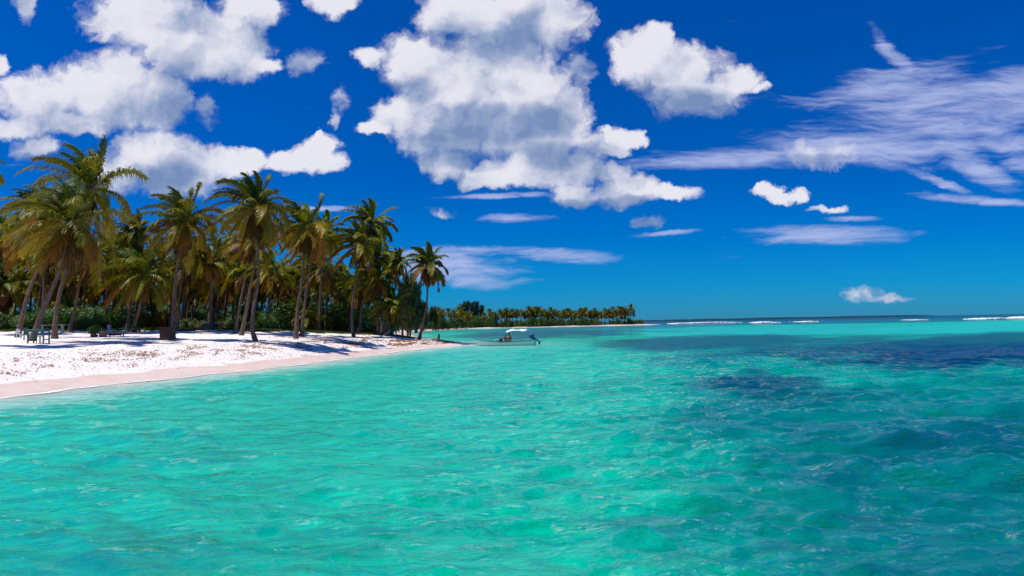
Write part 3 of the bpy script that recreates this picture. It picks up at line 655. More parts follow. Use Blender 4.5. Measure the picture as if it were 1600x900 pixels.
for px_ in list(range(660, 770, 6)) + list(range(770, 985, 6)):
    Yd = far_Y(px_) + rnd.uniform(10, 22); X_ = (px_ - 800) / F * Yd; z_ = max(.8, gz(X_, Yd))
    put_palm(rnd.choice([3, 1, 5]), X_, Yd, rnd.uniform(.7, .95), rnd.uniform(-.6, .6), 'low bushy palm behind the row on the far white beach', 'low palms on the far headland', z_)

# ------------------------------------------------------------------ casuarinas
def casuarina_mesh(seed, H, W_, npl=70):
    rng = np.random.RandomState(seed); g = Geo()
    for i in range(npl):
        h0 = H * (.04 + .80 * rng.rand() ** .9); az = rng.uniform(0, 6.28); r = W_ * (1 - (h0 / H) * .62) * rng.uniform(.3, 1)
        p0 = np.array([math.cos(az) * r * .25, math.sin(az) * r * .25, h0 * .9]); tip = np.array([math.cos(az) * r - .5, math.sin(az) * r, min(H, h0 + H * rng.uniform(.10, .26))])
        m = 90; t = rng.rand(m, 1) ** .8; c = p0 * (1 - t) + tip * t + rng.normal(0, .30, (m, 3)) * (1.15 - t * .9) * H / 10
        d = unit(rng.normal(0, .55, (m, 3)) + unit(tip - p0) * 1.1) * (H * .05) * rng.uniform(.6, 1.2, (m, 1)); wd = unit(np.cross(d, rng.normal(size=(m, 3)))) * (.006 * H)
        Vv = np.stack([c - wd, c + wd, c + d], 1).reshape(-1, 3); o = np.arange(m)[:, None] * 3
        cc = np.array((.040, .060, .030)) * rng.uniform(.6, 1.5) + rng.rand() * np.array((.02, .015, .0))
        g.add(Vv, T=np.hstack([o, o + 1, o + 2]), C=cc)
    return g.mesh('crown', M_NEEDLE)
CAS = [casuarina_mesh(1, 10, 2.6), casuarina_mesh(2, 9, 3.2, 80)]
CTR = tube_mesh('trunk', [(0, 0, -.4), (.1, 0, 3), (-.1, 0, 6), (-.2, 0, 9)], [.25, .18, .12, .04], M_BARK, ns=6, sub=2)
for px_, Yd, topy, k in [(640, 142, 452, 0), (650, 250, 448, 1), (628, 150, 440, 1), (636, 146, 428, 0), (648, 240, 440, 0), (640, 236, 462, 1), (660, 300, 470, 1), (675, 330, 478, 1),
                         (722, 452, 475, 0), (729, 455, 471, 0), (737, 456, 473, 0), (745, 458, 471, 0), (752, 460, 477, 0), (690, 420, 482, 1), (716, 460, 484, 1), (606, 150, 470, 1), (618, 160, 476, 0)]:
    X_ = (px_ - 800) / F * Yd; z_ = max(.7, gz(X_, Yd)); H_ = at(px_, topy, Yd).z - z_; s = H_ / (10 if k == 0 else 9)
    near = Yd < 200
    rt = empty('casuarina_tree', (X_, Yd, z_), 'feathery grey-green casuarina tree beside the grove near the lone palm' if near else 'feathery grey-green casuarina tree among the far beach palms', 'tree', 'casuarinas beside the grove' if near else 'casuarinas along the far beach', rnd.uniform(0, 6))
    rt.scale = (s * (.8 if near else 1), s * (.8 if near else 1), s); link('trunk', CTR, rt); link('crown', CAS[k], rt)

# ------------------------------------------------------------------ shrubs and creepers
def shrub_mesh(seed, rx, ry, h, nlf, ls, ca, cb):
    rng = np.random.RandomState(seed); g = Geo()
    nb = 11; cen = np.stack([rng.uniform(-1, 1, nb) * rx * .7, rng.uniform(-1, 1, nb) * ry * .7, rng.uniform(.25, .75, nb) * h], -1); rad = rng.uniform(.28, .5, nb) * min(rx, h * 1.1)
    k = rng.randint(0, nb, nlf); d = unit(rng.normal(size=(nlf, 3))); c = cen[k] + d * (rad[k] * rng.rand(nlf) ** .33)[:, None]
    c[:, 2] = np.maximum(c[:, 2], .02); nrm = unit(d + rng.normal(0, .6, (nlf, 3)) + np.array([0, 0, .5])); a = unit(np.cross(nrm, rng.normal(size=(nlf, 3)))) * ls * rng.uniform(.6, 1.2, (nlf, 1)); b = np.cross(nrm, unit(a)) * ls * .7
    Vv = np.stack([c - a, c - b * .9, c + a, c + b * .9], 1).reshape(-1, 3); o = np.arange(nlf)[:, None] * 4
    t = rng.rand(nlf, 1); cc = np.array(ca) * (1 - t) + np.array(cb) * t
    g.add(Vv, Q=np.hstack([o, o + 1, o + 2, o + 3]), C=np.repeat(cc * rng.uniform(.7, 1.3, (nlf, 1)), 4, 0)); return g.mesh('foliage', M_LEAF)
SHR = [shrub_mesh(1, 2.4, 1.8, 2.3, 3400, .105, (.035, .10, .012), (.075, .17, .02)), shrub_mesh(2, 2.0, 1.6, 1.9, 3000, .10, (.03, .085, .012), (.07, .15, .02)), shrub_mesh(3, 2.6, 1.6, 1.2, 3000, .08, (.05, .11, .015), (.13, .19, .03)), shrub_mesh(4, 2.2, 1.4, 1.0, 2400, .075, (.10, .10, .04), (.16, .15, .07))]
STEM = tube_mesh('stem', [(0, 0, -.2), (.1, .05, .5), (0, .1, 1.0)], [.07, .05, .03], M_BARK, ns=5, sub=2)
def put_shrub(k, x, y, s, sz, rz, label, group, z=None):
    rt = empty('shrub', (x, y, gz(x, y) if z is None else z), label, 'shrub', group, rz); rt.scale = (s, s, s * sz); link('stem', STEM, rt); link('foliage', SHR[k], rt); return rt
for px_ in range(-30, 175, 14):       # sea grape thicket at the left
    Yd = float(veg_edge((px_ - 800) / F * 84)) + rnd.uniform(3, 6); put_shrub(rnd.choice([0, 1]), (px_ - 800) / F * Yd, Yd, rnd.uniform(.95, 1.3), rnd.uniform(.95, 1.25), rnd.uniform(0, 6), 'broad-leaved green shrub in the thicket behind the left-hand palms', 'shrubs behind the left-hand palms')
o = put_shrub(1, (145 - 800) / F * 80, 80.5, .55, .95, 1, 'small bright green shrub alone at the sand edge left of the standing person', None)
for px_ in (283, 300, 315, 345, 362, 405, 418, 432, 446):
    k = 3 if px_ in (315, 345) else (0 if px_ in (418, 432) else 2); Yd = float(veg_edge((px_ - 800) / F * 90)) + rnd.uniform(2, 4)
    put_shrub(k, (px_ - 800) / F * Yd, Yd, .95, rnd.uniform(1.0, 1.5) * (.7 if k == 0 else 1), rnd.uniform(0, 6), 'dry grey-brown low shrub at the grove edge by the blue box' if k == 3 else 'low green shrub at the grove edge behind the middle palms', 'dry shrubs at the grove edge' if k == 3 else 'green shrubs at the grove edge')
# dim understory deeper in the grove
for i in range(110):
    Yd = rnd.uniform(112, 190); px_ = rnd.uniform(-20, 650) if i % 2 else rnd.uniform(440, 650); X_ = (px_ - 800) / F * Yd
    if float(land_dist(np.array([X_]), np.array([Yd]))[0]) < 6: continue
    put_shrub(rnd.choice([0, 1]), X_, Yd, rnd.uniform(1.5, 2.2), 1.15, rnd.uniform(0, 6), 'dark broad-leaved shrub between the trunks deep inside the grove', 'undergrowth shrubs in the grove')
for px_ in range(640, 1008, 8):
    Yd = far_Y(px_) + rnd.uniform(0, 3); X_ = (px_ - 800) / F * Yd; put_shrub(rnd.choice([2, 2, 1]), X_, Yd, rnd.uniform(1.6, 2.4) * (1 if px_ < 930 else .6), rnd.uniform(1.2, 2.0) * (1.2 if px_ < 770 else 1), rnd.uniform(0, 6), 'low scrub bush along the top of the far white beach', 'scrub on the far beach', max(.7, gz(X_, Yd)))
# creeping beach plants and grass: nobody could count them
rng = np.random.RandomState(3); g = Geo(); N_ = 52000
xs = rng.uniform(-98, -14, N_); ys = veg_edge(xs) + rng.exponential(3.0, N_) - 1.6 + (fbm(xs * .35, xs * .1, 3) - .44) * 5
ok = (land_dist(xs, ys) > 4.5) & (fbm(xs * .5 + 4, ys * .5, 3) > .37); xs, ys = xs[ok], ys[ok]; zs = ground_z(xs, ys); m = len(xs)
c = np.stack([xs, ys, zs], -1); h = rng.uniform(.06, .34, (m, 1)); d = unit(rng.normal(0, .5, (m, 3)) + np.array([-.2, 0, 1])) * h; wd = unit(np.cross(d, rng.normal(size=(m, 3)))) * .05
t = sstep(.35, .6, fbm(xs * .3, ys * .3 + 9, 2))[:, None]; cc = np.array((.05, .12, .015)) * (1 - t) + np.array((.16, .15, .05)) * t
g.add(np.stack([c - wd, c + wd, c + d + wd * .5, c + d - wd * .5], 1).reshape(-1, 3), Q=np.arange(m)[:, None] * 4 + np.arange(4)[None], C=np.repeat(cc * rng.uniform(.7, 1.3, (m, 1)), 4, 0))
tag(link('ground_cover', g.mesh('ground_cover', M_LEAF)), 'green and straw-coloured creepers where the sand meets the grove', 'ground cover', kind='stuff')
# far palms' forest floor scrub strip keeps a low dark line; seaweed wrack on the sand
rng = np.random.RandomState(9); g = Geo(); N_ = 60000
ts = rng.uniform(22, 96, N_); shx = np.interp(ts, SH[3:18, 1], SH[3:18, 0]); dd_ = rng.normal(6.2, 1.7, N_) * np.interp(ts, [22, 60, 90], [1, 1, .62]); dd_ = np.where(rng.rand(N_) < .12, rng.uniform(3, 16, N_), dd_)
xs = shx - dd_ * 1.0; ys = ts + dd_ * .22
den = fbm(xs * 1.3, ys * .5 + 3, 4); keepp = ((den > .575 - .06 * sstep(62, 85, ys)) & (rng.rand(N_) < .6)) | (rng.rand(N_) < .06)
xs, ys = xs[keepp], ys[keepp]; ok = land_dist(xs, ys) > 2.2; xs, ys = xs[ok], ys[ok]; m = len(xs); zs = ground_z(xs, ys) + rng.uniform(.0, .05, m)
sz = rng.uniform(.012, .075, (m, 1)) * (1 + .9 * sstep(60, 85, ys))[:, None]; c = np.stack([xs, ys, zs], -1)
a = unit(np.stack([rng.normal(size=m), rng.normal(size=m), rng.normal(0, .25, m)], -1)) * sz * 1.3; b = unit(np.cross(a, np.stack([np.zeros(m), np.zeros(m), np.ones(m)], -1))) * sz * .5; up_ = np.array([0, 0, 1]) * sz * .45
t = rng.rand(m, 1); cc = np.array((.09, .05, .03)) * (1 - t) + np.array((.36, .16, .08)) * t
g.add(np.stack([c - a, c - b, c + a, c + b, c + up_], 1).reshape(-1, 3), T=(np.arange(m)[:, None, None] * 5 + np.array([[0, 1, 4], [1, 2, 4], [2, 3, 4], [3, 0, 4]])[None]).reshape(-1, 3), C=np.repeat(cc, 5, 0))
tag(link('seaweed_wrack', g.mesh('seaweed_wrack', M_DEAD)), 'brown seaweed scraps strewn in a band along the white beach', 'seaweed', kind='stuff')
print('wrack', m)

# ------------------------------------------------------------------ horizon: low distant land and surf on the reef
M_FAR = simple_mat('far_shore', (.006, .05, .085), .9)
rng = np.random.RandomState(4); n_ = 260; pxs = np.linspace(985, 1460, n_); V = []; Q = []
for i, p in enumerate(pxs):
    Yd = 5200; X_ = (p - 800) / F * Yd; hh_ = (5 + 5 * vnoise(np.array([i * .35]), np.array([2.]))[0] + 3 * vnoise(np.array([i * 1.7]), np.array([7.]))[0]) * min(1, (n_ - i) / 25) ** .5
    V += [(X_, Yd, -1), (X_, Yd, hh_), (X_, Yd + 300, hh_ * 1.1), (X_, Yd + 600, -1)]
for i in range(n_ - 1):
    for k in range(3): Q.append([i * 4 + k, i * 4 + 4 + k, i * 4 + 5 + k, i * 4 + 1 + k])
tag(link('far_shore', np_mesh('far_shore', V, [np.array(Q)], M_FAR)), 'low wooded land lying along the horizon', 'land', kind='structure')
M_FOAM = simple_mat('surf_foam', (.84, .86, .86), .8, .08, .4)
def surf(px0, px1, py, hpx, label, seed):
    rng = np.random.RandomState(seed); Yd = EYE / -ray((px0 + px1) / 2, py).z; Yd = min(Yd, 1500); g = Geo(); m = int((px1 - px0) * 16)
    xs = rng.uniform(px0, px1, m); tt = (xs - px0) / (px1 - px0); env = np.sin(np.pi * tt) ** .6 * (.35 + 1.1 * vnoise(tt * 9 + seed, tt * 0 + seed))
    hm = .72 * hpx * Yd / F; X_ = (xs - 800) / F * Yd; Z_ = rng.rand(m) * env * hm; Yy = Yd + rng.normal(0, 5, m); r = .26 * hm * rng.uniform(.6, 1.3, m) + .12
    c = np.stack([X_, Yy, Z_], -1)[:, None, :]; oc = np.array([[1, 0, 0], [0, 1, 0], [-1, 0, 0], [0, -1, 0], [0, 0, 1], [0, 0, -1]])[None] * np.stack([r * 2.6, r * 2, r], -1)[:, None, :]
    f8 = np.array([[0, 1, 4], [1, 2, 4], [2, 3, 4], [3, 0, 4], [1, 0, 5], [2, 1, 5], [3, 2, 5], [0, 3, 5]])
    g.add((c + oc).reshape(-1, 3), T=(np.arange(m)[:, None, None] * 6 + f8[None]).reshape(-1, 3), C=(1, 1, 1))
    tag(link('surf', g.mesh('surf', M_FOAM, True)), label, 'surf', kind='stuff')
surf(1046, 1152, 505.2, 2.0, 'longest line of white surf on the reef, just right of the palm headland', 1)
surf(1178, 1208, 504.6, 2.6, 'short tall white breaker on the reef', 2)
surf(1246, 1268, 503.0, 1.4, 'thin white breaker in the middle of the reef', 3)
surf(1420, 1436, 500.2, 1.3, 'tiny white breaker right of the middle of the reef', 4)
surf(1518, 1560, 498.6, 2.0, 'white surf line near the right end of the reef', 5)
surf(1578, 1640, 497.2, 3.2, 'white surf cut by the right picture edge', 6)


# ------------------------------------------------------------------ small objects
def bm_box(bm, cx, cy, cz, sx, sy, sz, rot=None, bev=.0):
    r = bmesh.ops.create_cube(bm, size=1.0); vs = r['verts']
    M = Matrix.Translation((cx, cy, cz)) @ (rot.to_matrix().to_4x4() if rot else Matrix.Identity(4)) @ Matrix.Diagonal((sx, sy, sz, 1))
    bmesh.ops.transform(bm, matrix=M, verts=vs)
    if bev:
        es = set(e for v_ in vs for e in v_.link_edges); bmesh.ops.bevel(bm, geom=list(es), offset=bev, segments=1, affect='EDGES')
def bm_bar(bm, a, b, r, n_=8, r2=None):
    a = Vector(a); b = Vector(b); d = b - a
    M = Matrix.Translation((a + b) / 2) @ d.to_track_quat('Z', 'Y').to_matrix().to_4x4()
    bmesh.ops.create_cone(bm, cap_ends=True, segments=n_, radius1=r, radius2=r if r2 is None else r2, depth=d.length, matrix=M)
def part(name, fn, mat, parent, smooth=False):
    bm = bmesh.new(); fn(bm); me = bpy.data.meshes.new(name); bm.to_mesh(me); bm.free(); me.materials.append(mat)
    if smooth:
        for p in me.polygons: p.use_smooth = True
    return link(name, me, parent)
def pos(px, py, y0=24, y1=125, fb=90): return ground_hit(px, py, y0, y1, fb)
M_GREEN = simple_mat('green_paint', (.015, .12, .085), .55); M_PALEW = simple_mat('weathered_white_wood', (.55, .50, .46), .8); M_PLAST = simple_mat('white_plastic', (.75, .76, .78), .45, .05)
M_BROWN = simple_mat('dark_brown_wood', (.055, .028, .02), .8, .35); M_BLUE = simple_mat('navy_blue_paint', (.01, .03, .10), .55); M_CRATE = simple_mat('brown_wood', (.10, .055, .03), .85, .35)
M_DRIFT = simple_mat('driftwood', (.13, .075, .055), .9, .35); M_RED = simple_mat('red_cloth', (.65, .06, .04), .8); M_DRED = simple_mat('dark_red_cloth', (.12, .018, .02), .85); M_BLACK = simple_mat('black_cloth', (.015, .017, .02), .85)
M_WICK = simple_mat('wicker', (.22, .11, .05), .9, .4)

# green table
b = pos(66, 537, 30, 60, 46); s = b.y / F
t = empty('table', b, 'dark green wooden table right of the big leaning trunk', 'table'); Hh = 21.5 * s
part('tabletop', lambda bm: bm_box(bm, -6 * s, 0, Hh, 27 * s, .7, .07, bev=.01), M_GREEN, t)
for lx, ly in ((6.2, -.30), (6.2, .30), (-18, -.30), (-18, .30)): part('leg', lambda bm: bm_box(bm, lx * s, ly, Hh / 2 - .05, .075, .075, Hh - .0), M_GREEN, t)
part('rung', lambda bm: (bm_box(bm, 6.2 * s, 0, .28, .06, .52, .07), bm_box(bm, -18 * s, 0, .28, .06, .52, .07)), M_GREEN, t)
part('apron', lambda bm: bm_box(bm, -6 * s, -.28, Hh - .10, 23 * s, .04, .12), M_GREEN, t)
b = pos(61, 536.5, 30, 60, 46) + Vector((0, .1, 0))
t = empty('stool', b, 'dark green stool tucked under the green table', 'stool')
part('seat', lambda bm: bm_box(bm, 0, 0, .50, .34, .34, .05, bev=.01), M_GREEN, t)
for lx, ly in ((.13, .13), (-.13, .13), (.13, -.13), (-.13, -.13)): part('leg', lambda bm: bm_bar(bm, (lx * 1.2, ly * 1.2, -.03), (lx, ly, .48), .025), M_GREEN, t)
b = pos(44, 532, 34, 64, 50)
t = empty('chair', b, 'teal wooden chair left of the big leaning trunk', 'chair')
part('seat', lambda bm: bm_box(bm, 0, 0, .44, .46, .44, .05, bev=.01), M_GREEN, t)
part('backrest', lambda bm: [bm_box(bm, -.22, y_, .72, .04, .07, .56) for y_ in (-.18, -.06, .06, .18)], M_GREEN, t)
for lx, ly in ((.2, .19), (-.2, .19), (.2, -.19), (-.2, -.19)): part('leg', lambda bm: bm_box(bm, lx, ly, .20, .05, .05, .46), M_GREEN, t)
# pale plank bench table
b = pos(82, 521, 50, 84, 64); s = b.y / F
t = empty('plank_table', b, 'long pale plank table on two posts behind the green table', 'table'); Hh = 13 * s
part('tabletop', lambda bm: bm_box(bm, 0, 0, Hh, 36 * s, .45, .08, bev=.01), M_PALEW, t)
for lx in (-15.5, 15.5): part('post', lambda bm: bm_box(bm, lx * s, 0, Hh / 2 - .05, .16, .30, Hh), M_PALEW, t)
# white plastic chair
b = pos(32, 529, 40, 70, 54)
t = empty('plastic_chair', b, 'white plastic chair on the sand beside the leftmost trunk foot', 'chair')
part('seat', lambda bm: bm_box(bm, 0, 0, .42, .46, .44, .04, bev=.012), M_PLAST, t)
part('backrest', lambda bm: (bm_box(bm, -.24, 0, .78, .03, .40, .10, bev=.01), [bm_box(bm, -.23, y_, .60, .025, .05, .34) for y_ in (-.18, -.09, 0, .09, .18)]), M_PLAST, t)
for sy_ in (-.22, .22): part('armrest', lambda bm: bm_box(bm, .0, sy_, .62, .44, .05, .03), M_PLAST, t)
for lx, ly in ((.2, .2), (-.2, .2), (.2, -.2), (-.2, -.2)): part('leg', lambda bm: bm_box(bm, lx, ly, .195, .04, .04, .43), M_PLAST, t)
# brown wooden bin
b = pos(260, 531.5, 40, 80, 58); s = b.y / F; wB, hB = 14.5 * s, 20 * s
t = empty('wooden_bin', b, 'tall dark brown slatted wooden bin left of the tall palm trunk', 'bin')
def slats(bm):
    for i in range(7):
        o_ = (i - 3) * wB / 7
        for yy2 in (-.36, .36): bm_box(bm, o_, yy2, hB / 2, wB / 7 - .02, .03, hB)
    for i in range(6):
        o_ = (i - 2.5) * .72 / 6
        for xx2 in (-wB / 2, wB / 2): bm_box(bm, xx2, o_, hB / 2, .03, .10, hB)
part('side_slats', slats, M_BROWN, t); part('liner', lambda bm: bm_box(bm, 0, 0, hB / 2 - .03, wB - .08, .64, hB - .12), M_BROWN, t)
part('rim', lambda bm: [bm_box(bm, 0, y_, hB, wB + .08, .07, .05) for y_ in (-.39, .39)] + [bm_box(bm, x_, 0, hB - .004, .07, .72, .05) for x_ in (-wB / 2 - .03, wB / 2 + .03)], M_BROWN, t)
# blue box round the palm foot
hp = [o for o in bpy.data.objects if o.get('label', '').startswith('small palm with a pale orange trunk')][0].location
s = hp.y / F; wB = 16 * s; hB = 9.5 * s
t = empty('planter_box', hp, 'navy blue square box built round the foot of the pale orange trunk', 'planter')
part('panel', lambda bm: [bm_box(bm, 0, y_, hB / 2 - .08, wB, .05, hB + .1) for y_ in (-wB / 2, wB / 2)], M_BLUE, t)
part('panel', lambda bm: [bm_box(bm, x_, 0, hB / 2 - .08, .05, wB - .06, hB + .1) for x_ in (-wB / 2 + .03, wB / 2 - .03)], M_BLUE, t)
part('rim', lambda bm: [bm_box(bm, 0, y_, hB, wB + .1, .10, .04) for y_ in (-wB / 2, wB / 2)] + [bm_box(bm, x_, 0, hB - .003, .10, wB - .12, .04) for x_ in (-wB / 2, wB / 2)], M_BLUE, t)
# brown crate and log
b = pos(588, 522.5, 70, 110, 92); s = b.y / F; wB = 9.5 * s; hB = 8 * s
t = empty('crate', b, 'brown plank crate on the sand right of the three-trunk clump', 'crate')
part('planks', lambda bm: [bm_box(bm, 0, y_, (i + .5) * hB / 4, wB, .03, hB / 4 - .02) for i in range(4) for y_ in (-.34, .34)] + [bm_box(bm, x_, 0, (i + .5) * hB / 4, .03, .64, hB / 4 - .02) for i in range(4) for x_ in (-wB / 2 + .02, wB / 2 - .02)], M_CRATE, t)
part('corner_post', lambda bm: [bm_box(bm, x_, y_, hB / 2, .08, .08, hB + .06) for x_ in (-wB / 2, wB / 2) for y_ in (-.34, .34)], M_CRATE, t)
b = pos(595, 521, 70, 110, 92)
o = link('driftwood_log', tube_mesh('driftwood_log', [(-.1, 0, .0), (.35, 0, .18), (.85, .1, .42), (1.25, .1, .75)], [.11, .09, .08, .04], M_PALEW, 7, 3), None, b); tag(o, 'pale bare branch propped up on the sand beside the brown crate', 'driftwood')
# driftwood stump on the point
b = pos(684, 527.5, 80, 100, 93)
t = empty('driftwood_stump', b, 'upright reddish-brown driftwood stump at the tip of the sandy point', 'driftwood')
link('stump', tube_mesh('stump', [(.0, 0, -.15), (.06, 0, .25), (.14, 0, .6), (.12, 0, .92)], [.30, .20, .17, .10], M_DRIFT, 8, 4), t)
link('limb', tube_mesh('limb', [(.05, 0, .16), (-.5, .1, .20), (-1.0, .0, .10), (-1.35, -.1, .02)], [.11, .09, .07, .03], M_DRIFT, 7, 3), t)
link('root', tube_mesh('root', [(.05, 0, .1), (.5, -.15, .08), (1.0, -.1, -.02)], [.12, .08, .03], M_DRIFT, 7, 3), t)

# ------------------------------------------------------------------ people
def skin_part(name, joints, edges, radii, mat, parent, sub=2):
    me = bpy.data.meshes.new(name); me.from_pydata([tuple(j) for j in joints], edges, []); me.materials.append(mat)
    o = link(name, me, parent); m = o.modifiers.new('Skin', 'SKIN'); m.use_smooth_shade = True
    for i, r in enumerate(radii): me.skin_vertices[0].data[i].radius = (r, r) if isinstance(r, (int, float)) else r
    me.skin_vertices[0].data[0].use_root = True
    s2 = o.modifiers.new('Subdivision', 'SUBSURF'); s2.levels = sub; s2.render_levels = sub; return o
def person(loc, rz, J, label, skin, shirt, legs, hair, scale=1.0, long_legs=True):
    """J: pelvis, chest, neck, head; per side shoulder, elbow, wrist, hip, knee, ankle, toe (local metres)"""
    rt = empty('person', loc, label, 'person', None, rz); rt.scale = (scale,) * 3
    V = []; E = []; Rr = []
    def add(p, r, par=None):
        V.append(Vector(p)); Rr.append(r)
        if par is not None: E.append((par, len(V) - 1))
        return len(V) - 1
    pel = add(J['pelvis'], (.13, .10)); ch = add(J['chest'], (.145, .10), pel); nk = add(J['neck'], .055, ch); hd = Vector(J['head'])
    up = (hd - Vector(J['neck'])).normalized(); fw = Vector(J.get('face', (0, -1, 0)))
    jaw = add(hd - up * .05 + fw * .02, (.068, .075), nk); top = add(hd + up * .05, (.080, .09), jaw); add(hd + up * .11, .05, top); add(hd + fw * .105 - up * .01, .012, jaw)
    for sd_ in ('l', 'r'):
        sh = add(J['sh' + sd_], .058, ch); el_ = add(J['el' + sd_], .043, sh); wr = add(J['wr' + sd_], .028, el_)
        d = (Vector(J['wr' + sd_]) - Vector(J['el' + sd_])).normalized(); sdv = d.cross(Vector((0, 1, .2))).normalized(); pm = add(V[wr] + d * .07, (.036, .018), wr)
        for k in range(4):
            a_ = add(V[pm] + d * .045 + sdv * (k - 1.5) * .021, .010, pm); add(V[a_] + d * (.042 - abs(k - 1.3) * .006) + Vector((0, -.012, -.01)), .008, a_)
        add(V[wr] + d * .06 + sdv * -.055, .010, wr)
        hp_ = add(J['hp' + sd_], .088, pel); kn = add(J['kn' + sd_], .058, hp_); an = add(J['an' + sd_], .038, kn); add(J['to' + sd_], .035, an)
    skin_part('body', V, E, Rr, skin, rt)
    g_ = 1.16
    skin_part('shirt', [J['pelvis'], J['chest'], Vector(J['neck']) - up * .03, J['shl'], Vector(J['shl']).lerp(Vector(J['ell']), .75), J['shr'], Vector(J['shr']).lerp(Vector(J['elr']), .75)],
              [(0, 1), (1, 2), (1, 3), (3, 4), (1, 5), (5, 6)], [(.155, .125), (.17, .125), .062, .074, .060, .074, .060], shirt, rt)
    f_ = .9 if long_legs else .55
    k2 = lambda q: [Vector(J['hp' + q]), Vector(J['kn' + q])] + ([Vector(J['kn' + q]).lerp(Vector(J['an' + q]), .8)] if long_legs else [])
    if long_legs: skin_part('trousers', [J['pelvis']] + k2('l') + k2('r'), [(0, 1), (1, 2), (2, 3), (0, 4), (4, 5), (5, 6)], [(.15, .12), .105, .074, .058, .105, .074, .058], legs, rt)
    else: skin_part('shorts', [J['pelvis'], J['hpl'], Vector(J['hpl']).lerp(Vector(J['knl']), .8), J['hpr'], Vector(J['hpr']).lerp(Vector(J['knr']), .8)], [(0, 1), (1, 2), (0, 3), (3, 4)], [(.15, .12), .105, .085, .105, .085], legs, rt)
    def hairf(bm):
        bmesh.ops.create_uvsphere(bm, u_segments=14, v_segments=10, radius=.112, matrix=Matrix.Translation(hd + up * .055 - fw * .022))
        bmesh.ops.delete(bm, geom=[v_ for v_ in bm.verts if (v_.co - hd).dot(fw) > .055 and (v_.co - hd).dot(up) < .08 or (v_.co - hd).dot(up) < -.03], context='VERTS')
    part('hair', hairf, hair, rt, True)
    return rt
M_SKIN = simple_mat('brown_skin', (.20, .10, .06), .6, .05); M_HAIR = simple_mat('black_hair', (.012, .01, .01), .7); M_BSH = simple_mat('light_blue_shirt', (.25, .28, .50), .8); M_AQT = simple_mat('pale_aqua_trousers', (.30, .50, .50), .8)
M_ORSH = simple_mat('orange_shirt', (.60, .20, .06), .8); M_DKT = simple_mat('dark_trousers', (.03, .03, .045), .8)
STAND = dict(pelvis=(0, 0, .95), chest=(0, .01, 1.28), neck=(0, 0, 1.48), head=(0, -.02, 1.61), shl=(.17, 0, 1.41), ell=(.25, .02, 1.14), wrl=(.22, -.12, .93), shr=(-.17, 0, 1.41), elr=(-.27, .0, 1.16), wrr=(-.34, -.12, .95),
             hpl=(.09, 0, .90), knl=(.11, -.02, .49), anl=(.12, .02, .08), tol=(.13, -.14, .035), hpr=(-.09, 0, .90), knr=(-.12, -.03, .49), anr=(-.14, .02, .08), tor=(-.16, -.14, .035))
b = pos(170, 526.5, 60, 90, 76); person(b, R(170), STAND, 'person standing at the grove edge in a light blue shirt and pale trousers', M_SKIN, M_BSH, M_AQT, M_HAIR, 21.5 * b.y / F / 1.72)
SIT = dict(pelvis=(0, 0, .14), chest=(-.16, 0, .46), neck=(-.22, 0, .66), head=(-.20, 0, .80), face=(1, 0, 0), shl=(-.17, -.18, .60), ell=(.02, -.24, .40), wrl=(.22, -.16, .42), shr=(-.17, .18, .60), elr=(.02, .24, .40), wrr=(.22, .16, .42),
           hpl=(.02, -.10, .13), knl=(.42, -.13, .46), anl=(.66, -.13, .08), tol=(.80, -.14, .04), hpr=(.02, .10, .13), knr=(.40, .14, .48), anr=(.62, .14, .08), tor=(.76, .15, .04))
hp = [o for o in bpy.data.objects if o.get('label', '').startswith('low wide palm with the dark')][0].location
person(Vector((hp.x + .42, hp.y - .25, gz(hp.x + .42, hp.y - .25))), 0, SIT, 'person in dark clothes sitting against the low wide palm with knees drawn up', M_SKIN, M_BLACK, M_BLACK, M_HAIR, 1.15)
# things laid out beside the standing person
def ground_item(name, px, py, fn, mat, label, cat):
    b = pos(px, py, 60, 92, 77); t = part(name, fn, mat, None, False); t.location = b; tag(t, label, cat); return t
def sackf(bm):
    bmesh.ops.create_icosphere(bm, subdivisions=3, radius=.30, matrix=Matrix.Diagonal((1.25, .9, .62, 1)))
    for v_ in bm.verts: v_.co += v_.normal * .035 * math.sin(v_.co.x * 17 + v_.co.y * 11) ; v_.co.z = max(v_.co.z + .16, 0)
ground_item('bag', 147, 526.8, sackf, M_RED, 'bright red bag slumped on the sand left of the standing person', 'bag')
t = empty('basket', pos(161, 526.8, 60, 92, 77), 'brown wicker basket at the feet of the standing person', 'basket')
def bask(bm):
    for k in range(7): bmesh.ops.create_cone(bm, cap_ends=(k == 0), segments=16, radius1=.30 + .018 * k, radius2=.32 + .018 * k, depth=.068, matrix=Matrix.Translation((0, 0, .034 + .07 * k)))
part('weave', bask, M_WICK, t); part('handle', lambda bm: [bm_bar(bm, (.40 * math.cos(a_), 0, .46 + .30 * math.sin(a_)), (.40 * math.cos(a_ + .35), 0, .46 + .30 * math.sin(a_ + .35)), .018) for a_ in [k * .349 for k in range(9)]], M_WICK, t)
b = pos(183, 526.8, 60, 92, 77); t = empty('low_stall', b, 'low vendor table draped in dark red cloth right of the standing person', 'table')
part('tabletop', lambda bm: bm_box(bm, 0, 0, .30, 1.15, .6, .04), M_CRATE, t); part('cloth', lambda bm: (bm_box(bm, 0, 0, .335, 1.25, .66, .025), bm_box(bm, 0, -.335, .235, 1.25, .02, .20)), M_DRED, t)
for lx in (-.5, .5):
    for ly in (-.24, .24): part('leg', lambda bm: bm_box(bm, lx, ly, .12, .05, .05, .32), M_CRATE, t)
